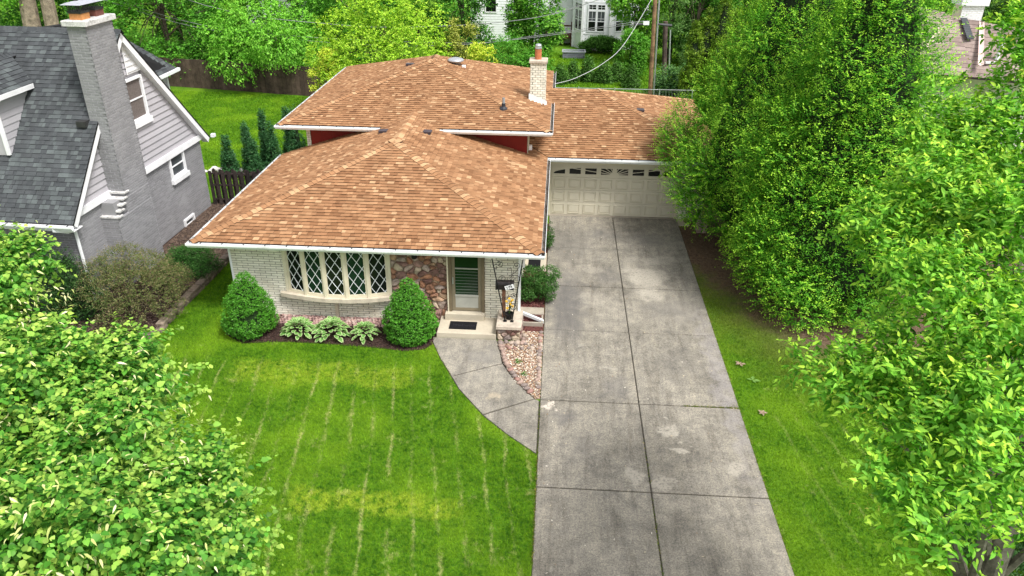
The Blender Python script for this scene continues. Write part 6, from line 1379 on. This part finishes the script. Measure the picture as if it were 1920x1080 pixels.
for i in range(4):
    a, b_ = Vector(bp[i]), Vector(bp[i+1]); L = (b_-a).length; ang = math.atan2(b_.y-a.y, b_.x-a.x); ca, sa = math.cos(ang), math.sin(ang); F_ = lambda p, a=a, ca=ca, sa=sa: (a.x+p[0]*ca-p[1]*sa, a.y+p[0]*sa+p[1]*ca, p[2])
    MB().box(0,L,0,.12,-.1,7,fr=F_).build('bay_wall', M['siding_w'], bay)
    MB().box(-.09,.09,-.05,.0,-.1,7,fr=F_).build('corner_board', M['whitetrim'], bay)
    MB().box(.09,L-.09,-.03,.0,1.22,1.32,fr=F_).box(.09,L-.09,-.03,.0,3.62,3.72,fr=F_).build('trim_board', M['whitetrim'], bay)
    clap(bay, tuple(F_((0.09,0,0))[:2]), ang, L-.18, .55, 1.2, .2) if i in (2,3) else None
    if i in (0,1,2):
        n_ = 2; m_ = .16 if i else .12; ww = (L-.2-m_)/n_
        ww = min(ww, .62); x0_ = (L-ww*2-.08)/2
        for k in range(2):
            x0 = x0_+k*(ww+.08); x1 = x0+ww
            w_ = bay
            MB().box(x0-.05,x0+.04,-.06,-.001,1.42,3.52,fr=F_).box(x1-.04,x1+.05,-.06,-.001,1.42,3.52,fr=F_).box(x0+.04,x1-.04,-.06,-.001,1.42,1.5,fr=F_).box(x0+.04,x1-.04,-.06,-.001,2.96,3.12,fr=F_).box(x0+.04,x1-.04,-.06,-.001,3.45,3.52,fr=F_).box(x0+.04,x1-.04,-.05,-.001,2.2,2.25,fr=F_).box((x0+x1)/2-.012,(x0+x1)/2+.012,-.045,-.001,2.25,2.96,fr=F_).box((x0+x1)/2-.012,(x0+x1)/2+.012,-.045,-.001,3.12,3.45,fr=F_).box(x0+.04,x1-.04,-.045,-.002,2.42,2.44,fr=F_).box(x0+.04,x1-.04,-.045,-.002,3.27,3.29,fr=F_).build('window_frame', M['siding_w'], w_)
            MB().box(x0+.04,x1-.04,-.03,-.02,1.5,2.2,fr=F_).build('lower_pane', M['glass'], w_); MB().box(x0+.04,x1-.04,-.03,-.02,2.25,2.96,fr=F_).build('upper_pane', M['glass_grey'], w_); MB().box(x0+.04,x1-.04,-.03,-.02,3.12,3.45,fr=F_).build('transom_pane', M['glass'], w_)
clap(wh, (6.0,64.9), 0, 1.5, .3, 5, .2)
tag(MB().box(-1.2,.98,65.0,66.4,.7,.85).box(-1.2,.98,64.95,65.03,1.55,1.66).box(-1.2,.98,64.95,65.0,.62,.7).box(.86,1.0,64.95,65.1,-.1,1.9).box(-1.2,-1.08,64.95,65.1,-.1,1.66).build('deck', M['deck']), 'dark brown raised timber deck beside the white bay window', 'deck')
t_ = thing('raised_planter', (1.1,60.3,0), 'grey ribbed raised planter box standing on the back lawn', 'planter')
MB().box(.27,1.93,60.0,60.9,0,.40).build('planter_soil', M['mulch'], t_)
for k in range(4): MB().box(.25,1.95,59.98,60.92,.0+k*.11,.085+k*.11).build('side_board', M['planter_g'], t_)
MB().box(.2,2.0,59.93,60.02,.44,.5).box(.2,2.0,60.88,60.97,.44,.5).box(.2,.3,60.02,60.88,.44,.5).box(1.9,2.0,60.02,60.88,.44,.5).build('rim', M['capm'], t_)
shrub('foundation_bush', 'broad green bush under the white bay window', 'bush', (3.3,62.4,0), (1.6,.7,1.0), 120, [(.03,.10,.012),(.045,.14,.018)], 7000, .12, tip=(.09,.24,.03), twig=.3)
tag(MB().lathe([(.07,-.07),(.10,0),(.07,.07)], (.3,64.8,1.1), 10).build('globe_lamp', M['plate']), 'small white globe on the brown deck rail', 'ornament')

# ------------------------------------------------------------------ poles, cables, wire fence
up = thing('utility_pole', (5.54,47.92,0), 'brown wooden utility pole with a grey conduit up its side', 'utility pole')
MB().tube([(5.72,47.92,-.1),(5.36,47.92,9.5)], [.14,.11], 10).build('pole', M['pole'], up); MB().tube([(5.93,47.86,0),(5.58,47.86,9.5)], .055, 6).build('conduit', M['steel'], up)
MB().tube([(4.4,47.85,4.42),(5.1,47.85,4.45)], [.09,.06], 7).tube([(5.8,47.85,4.45),(6.6,47.85,4.38)], [.06,.09], 7).build('cable_splice', M['bracket'], up); MB().box(4.9,5.25,47.75,47.9,4.40,4.6).build('splice_box', M['white'], up)
up2 = thing('utility_pole', (7.03,52,0), 'dark broken old pole stump with a thin grey pipe beside it', 'utility pole')
MB().tube([(7.05,52,-.1),(6.75,52,4.0)], [.17,.15], 9).build('pole', M['pole_d'], up2); MB().tube([(7.30,51.9,0.6),(7.1,51.9,3.5)], .05, 6).build('pipe', M['steel'], up2)
up3 = thing('utility_pole', (-25.6,58,0), 'brown pole rising among trees beyond the brown board fence', 'utility pole'); MB().tube([(-25.7,58,-.1),(-25.3,58,9)], .15, 8).build('pole', M['pole_d'], up3)
def cable(name, pts, r_, mat, label):
    P = []
    for i in range(len(pts)-1):
        p0, p1, p2, p3 = [Vector(pts[max(0,min(len(pts)-1,i+j))]) for j in (-1,0,1,2)]
        for k in range(6):
            q = k/6; P.append(.5*((2*p1)+(p2-p0)*q+(2*p0-5*p1+4*p2-p3)*q*q+(3*p1-p0-3*p2+p3)*q**3))
    P.append(Vector(pts[-1])); tag(MB().tube(P, r_, 5).build(name, mat), label, 'cable')
cable('overhead_cable', [(-36,55,8.0),(-22.0,48.6,4.93),(-13.4,48,4.02),(-8.1,48,4.02),(-2.9,48,4.45),(.4,48,5.15),(5.4,47.9,6.9)], .02, M['wire'], 'upper thin grey cable sagging across the back trees')
cable('overhead_cable', [(-36,54,5.9),(-23.8,48.4,3.87),(-16.3,48,3.10),(-10.5,48,2.85),(-5.8,48,3.02),(-1.6,48,3.52),(4.1,47.9,4.38),(5.3,47.9,4.5)], .02, M['wire'], 'lower thicker grey cable running to the splice on the brown pole')
cable('overhead_cable', [(-36,54,6.2),(-23.8,48.3,4.12),(-16.3,47.9,3.32),(-5.8,47.9,3.12),(-1.6,47.9,3.62),(4.1,47.85,4.5),(5.3,47.85,4.62)], .015, M['wire'], 'thin cable strung just above the thicker lower cable')
cable('service_drop', [(-.15,34.4,3.85),(.85,37.7,3.41),(2.31,41.5,3.36),(3.6,44.5,3.85),(5.3,47.8,5.9)], .014, M['wire_l'], 'pale cable curving down from the brown pole to the house roof')
cf = thing('wire_fence', (2.5,45.2,0), 'low grey pipe and wire fence behind the garage roof', 'fence')
MB().tube([(-2.5,45.05,1.2),(8,45.25,1.2)], .022, 6).build('top_rail', M['lead_pipe'], cf)
for x in (-2,1.2,3.3,5.9,7.8): MB().tube([(x,45.1,0),(x,45.1,1.28)], .035, 6).build('post', M['steel'], cf)
wm = MB()
for k in range(56): wm.tube([(-2.4+k*.18,45.12,.05),(-2.4+k*.18+.1,45.12,1.18)], .004, 3).tube([(-2.4+k*.18+.1,45.12,.05),(-2.4+k*.18,45.12,1.18)], .004, 3)
wm.build('wire_mesh', M['steel'], cf, kind='stuff')
# small spruces along it
for k, (x, y, h, lab) in enumerate(((.95,52,2.0,'small dark spruce leftmost in the row behind the wire fence'),(1.95,52.4,2.3,'small dark spruce second from the left behind the wire fence'),(3.0,52,1.9,'small dark spruce third from the left behind the wire fence'),(3.9,52.6,1.7,'short dark spruce in the middle of the fence row'),(4.75,51,2.0,'small spruce beside the brown utility pole'),(.1,51.5,1.6,'short spruce nearest the white brick chimney'))):
    conifer('small_spruce', lab, 'spruce', x, y, 0, .5, h*.68, 130+k, [(.03,.10,.014),(.045,.13,.018)], (.12,.27,.04), 3500, .13, 'small spruces behind the wire fence', pw_=.9, upv=.2, twig=.25, nl=40)
for k, (x, y, r_, h, lab) in enumerate(((7.75,46.0,.55,5.0,'arborvitae column at the left end of the tight group'),(8.45,46.5,.6,5.6,'arborvitae column second from the left in the tight group'),(9.3,46.2,.68,6.5,'tallest arborvitae column in the tight group'),(10.15,46.6,.6,5.6,'arborvitae column nearest the hornbeams'),(8.95,45.4,.5,4.2,'shorter arborvitae column in front of the tight group'))):
    conifer('arborvitae', lab, 'arborvitae', x, y, 0, r_, h, 140+k, [(.085,.17,.010),(.11,.21,.012),(.06,.13,.008)], (.28,.40,.03), 8000, .12, 'arborvitae columns beyond the garage roof', shape='column', upv=1.0, nl=110)

# ------------------------------------------------------------------ background trees
tg = random.Random(99)
def tree(label, x, y, crown, seed, pal, tip=None, n=9000, leaf=.16, nl=45, name='tree', r0=.2, mat=None, up=.3, droop=.15, hang=.1, lw=.6, trunk=True, group='trees at the back of the yards', palw=None, flat=.75, shape=1.0):
    """crown = (zc, rx, rz): an egg of many lobes"""
    t_ = thing(name, (x,y,0), label, 'tree', group); g = random.Random(seed); zc, rx, rz = crown; lobes = []
    for _ in range(nl):
        v = Vector((g.gauss(0,1), g.gauss(0,1), g.gauss(0,1))).normalized(); q = g.uniform(.62,1.0); s_ = rx*g.uniform(.18,.32)
        lobes.append((x+v.x*rx*q*shape, y+v.y*rx*q*shape, max(.4, zc+v.z*rz*q), s_*1.15, s_*1.15, s_*.85))
    crown_part('crown', foliage(seed, lobes, int(n*.68), 6, leaf*3, leaf*1.15, lw, pal, palw, up=up, droop=droop, tip=tip, tipf=.45, shell=.6, cull=.75, hang=hang, flat=flat, jitter=.45, zmin=.15), t_, mat or LEAF, 'tri')
    if trunk: trunk_part(t_, (x,y,0), lobes, r0, zc+rz*.3, M['bark'], g, limbs=14)
    return t_
G_D = [(0.0364,0.137,0.0156),(0.0546,0.182,0.0208),(0.026,0.0975,0.013)]; G_M = [(0.0715,0.247,0.0208),(0.0975,0.312,0.026),(0.052,0.189,0.0156)]; G_L = [(0.13,0.377,0.0286),(0.182,0.468,0.039),(0.0975,0.286,0.0234)]; G_Y = [(0.286,0.494,0.0286),(0.364,0.585,0.039),(0.208,0.39,0.026)]; G_YY = [(0.494,0.6,0.039),(0.572,0.6,0.065),(0.364,0.546,0.039)]
tree('big dark green tree behind the tall grey chimney', -35.5, 57, (5.5,5.2,5.5), 301, G_D, (0.064,0.208,0.032), 12000, .2, 60)
tt = thing('twin_trunk_tree', (-35.0,50,0), 'thick pale double tree trunk rising at the upper left', 'tree'); MB().tube([(-34.7,50,-.1),(-34.3,50,5),(-34.0,50,11)], [.62,.5,.4], 10).tube([(-33.4,50.2,-.1),(-33.1,50.2,5),(-33.3,50.2,11)], [.5,.42,.33], 10).build('trunk', M['bark_l'], tt)
crown_part('crown', foliage(302, [(-36.0+.8*k,49.5,5.2+.4*math.sin(k*2),.9,.9,.8) for k in range(2)]+[(-34+1.5*math.sin(k*1.9),50+1.4*math.cos(k*1.3),10.5+.8*math.sin(k),1.4,1.4,1.1) for k in range(12)], 5000, 6, .5, .18, .6, G_L, tip=(.2,.36,.04)), tt, LEAF, False)
tree('mid green tree with flat layered branches behind the dark wing roof', -25.8, 50.5, (4.3,3.9,4.2), 303, G_M, (0.176,0.448,0.048), 15000, .15, 60, flat=1.2)
tree('dark round tree in front of the rear brown pole', -24.4, 57, (1.6,2.9,2.2), 304, G_D, (0.08,0.24,0.032), 7000, .18, 35)
tree('drooping bright green tree hanging over the brown board fence', -18.3, 49.5, (2.7,3.9,2.3), 305, G_L, (0.272,0.544,0.064), 16000, .15, 55, droop=.55, hang=.7, up=.05, r0=.16)
tree('tall leafy light green tree behind the drooping one', -18.8, 56, (6.2,3.9,6.0), 306, G_L, (0.24,0.512,0.056), 16000, .17, 65)
tree('tall mid green tree between the drooping and the yellow green ones', -14.0, 54, (5.6,3.4,5.4), 307, G_M, (0.176,0.432,0.048), 13000, .17, 55)
tree('round yellow green tree rising behind the tan roof', -9.9, 43.5, (3.7,3.5,3.0), 308, G_Y, (0.48,0.62,0.064), 17000, .13, 60, palw=[3,2,3])
tree('small golden shrub at the left corner of the tan roof', -12.35, 41, (1.9,1.05,1.7), 309, G_YY, (0.62,0.62,0.096), 5000, .11, 24, name='shrub_tree', r0=.06)
tree('thin yellowish tree with bare twigs behind the roof dome', -5.8, 44.5, (3.6,1.0,1.9), 310, [(.24,.28,.04),(.30,.32,.06),(.17,.2,.03)], (0.62,0.62,0.128), 2600, .10, 22, name='twiggy_tree', r0=.08)
tree('low golden bush peeking over the tan roof edge', -4.1, 42.5, (2.8,.95,1.2), 311, G_YY, (0.62,0.62,0.08), 3000, .10, 18, name='golden_bush', r0=.05)
tree('dense dark green tree left of the white house wall', -6.6, 54.5, (4.8,2.5,5.0), 312, G_D, (0.112,0.304,0.032), 13000, .17, 55)
tree('maple with lobed light tips in front of the brown deck', -1.9, 56.5, (3.3,1.8,3.3), 313, G_M, (0.256,0.512,0.056), 11000, .16, 45)
tree('low dark bushy tree just behind the roof by the white chimney', -3.4, 48.5, (1.3,2.3,2.0), 314, G_M, (0.128,0.352,0.04), 9000, .13, 40)
tree('bright maple right of the white bay window', 5.6, 58.5, (4.6,1.75,3.7), 315, G_L, (0.32,0.576,0.064), 11000, .16, 45)
tree('loose green shrub tree between the back lawn and the brown pole', 4.9, 53.8, (1.7,.95,1.6), 316, G_M, (0.192,0.448,0.048), 5500, .12, 28, r0=.07)
tree('dark green tree filling in behind the brown pole', 8.3, 60, (4.5,2.8,4.6), 317, G_D, (0.128,0.352,0.04), 11000, .17, 45)
tree('feathery pale green tree with grey branches by the old pole', 9.6, 57, (4.8,2.3,4.6), 318, [(.09,.20,.05),(.12,.25,.065),(.07,.15,.04)], (0.32,0.544,0.144), 6500, .13, 40, lw=.3, r0=.15)
tree('grey green bush at the foot of the old pole', 7.3, 49.2, (.9,1.2,1.0), 319, [(.06,.15,.05),(.08,.19,.06)], (0.256,0.48,0.128), 4500, .11, 24, r0=.05)
tree('dark leafy tree behind the arborvitae columns', 13.2, 58, (5.2,3.6,5.0), 320, G_M, (0.16,0.384,0.048), 10000, .18, 45)
for k, (x, y, lab) in enumerate(((26.5,58,'dark tree left of centre beyond the white chimney'),(33.5,57,'dark tree beyond the white chimney at the far right'),(40.5,55,'dark tree furthest right beyond the brown roof'),(20.5,62,'dark tree behind the ridge of the brown roof'))):
    tree(lab, x, y, (3.8,4.2,4.0), 330+k, [(.03,.085,.014),(.042,.11,.018),(.022,.06,.01)], (0.112,0.272,0.048), 11000, .17, 50)
for k, (x, y, lab) in enumerate(((-30.5,62,'green tree standing left of the pole beyond the brown board fence'),(-12.0,66,'green tree standing far behind the round yellow green one'),(-3.5,78,'green tree far behind the white side wall'),(-23,72,'green tree far beyond the board fence'),(12,76,'green tree far beyond the bright maple'),(-42,62,'dark tree at the far left edge'))):
    tree(lab, x, y, (5.5,5.0,5.5), 340+k, G_M if k % 2 else G_D, (0.16,0.384,0.048), 8000, .24, 45)
# far wood that reads as one mass
g = random.Random(500); lobes = []
for k in range(260):
    a = g.uniform(-1.15,1.15); d = g.uniform(92,150); lobes.append((math.sin(a)*d*1.25, math.cos(a)*d, g.uniform(1.5,11), *(lambda s_: (s_*1.2,s_*1.2,s_))(g.uniform(2.5,5))))
F = foliage(501, lobes, 11000, 5, 1.6, .75, .65, G_M, up=.3, tip=(.09,.22,.03), tipf=.4, shell=.5, cull=.75, zmin=.1, back=-2); V, Fc, tint = leaf_geom(F, 'tri'); tag(link_mesh('far_wood', np_mesh('far_wood', V, Fc, LEAF, tint)), kind='stuff')
# pale house walls glimpsed through gaps at the back
tag(MB().box(-27.5,-22.6,69,76,0,6).add([(-28,68.6,5.8),(-22.2,68.6,5.8),(-22.2,72.5,8.2),(-28,72.5,8.2)], [(0,1,2,3)]).build('distant_house', M['siding_w']), 'white house wall glimpsed past the rear brown pole', 'house')

g = np.random.default_rng(77); n = 200; x = g.uniform(-.1, 4.85, n); y = g.uniform(10, 28, n); near = g.random(n) < .5; x[near] = g.gamma(1.2, .5, near.sum()); ok = x < 4.8; x, y = x[ok], y[ok]; n = len(x)
L = g.uniform(.012,.035,n); a = g.uniform(0,6.28,n); dx, dy = np.cos(a)*L, np.sin(a)*L; c = np.stack([x,y,np.full(n,.046)],1); d = np.stack([dx,dy,np.zeros(n)],1); q = np.stack([-dy*.5,dx*.5,np.full(n,.006)],1)
V = np.stack([c-d, c-q, c+d, c+q],1).reshape(-1,3); tn = np.array([(.45,.38,.27),(.25,.17,.10),(.55,.50,.42)])[g.integers(0,3,n)]
link_mesh('leaf_specks', np_mesh('leaf_specks', V, np.arange(n*4).reshape(-1,4), M['pebble'], tn), kind='stuff')
def weeds(seed, pts, n, h, cols):
    g = np.random.default_rng(seed); P = []
    for (x0,y0,x1,y1,k) in pts:
        q = g.random(k)**1.0; P.append(np.stack([x0+(x1-x0)*q+g.normal(size=k)*.012, y0+(y1-y0)*q+g.normal(size=k)*.012],1))
    P = np.concatenate(P); n = len(P); a = g.uniform(0,6.28,n); H_ = h*(.4+g.random(n)); W_ = .008; le = g.normal(size=(n,2))*.7*H_[:,None]
    V = np.stack([np.stack([P[:,0]-np.cos(a)*W_,P[:,1]-np.sin(a)*W_,np.full(n,.02)],1),np.stack([P[:,0]+np.cos(a)*W_,P[:,1]+np.sin(a)*W_,np.full(n,.02)],1),np.stack([P[:,0]+le[:,0],P[:,1]+le[:,1],.03+H_],1)],1).reshape(-1,3)
    tn = np.array(cols)[g.integers(0,len(cols),n)]*(.7+.5*g.random((n,1))); link_mesh('joint_weeds', np_mesh('joint_weeds', V, np.arange(n*3).reshape(-1,3), LEAF, tn), kind='stuff')
weeds(5, [(3.5,15.95,4.85,15.95,420),(2.35,10.3,2.35,12.6,120),(2.35,13.0,2.35,14.6,60),(-.16,13.9,-.16,15.8,90),(-.16,10.5,-.16,13.9,500),(4.88,10.5,4.88,22,700),(-3.3,18.4,-2.6,16.9,90)], 0, .035, [(.14,.19,.03),(.30,.25,.07),(.10,.17,.02)])
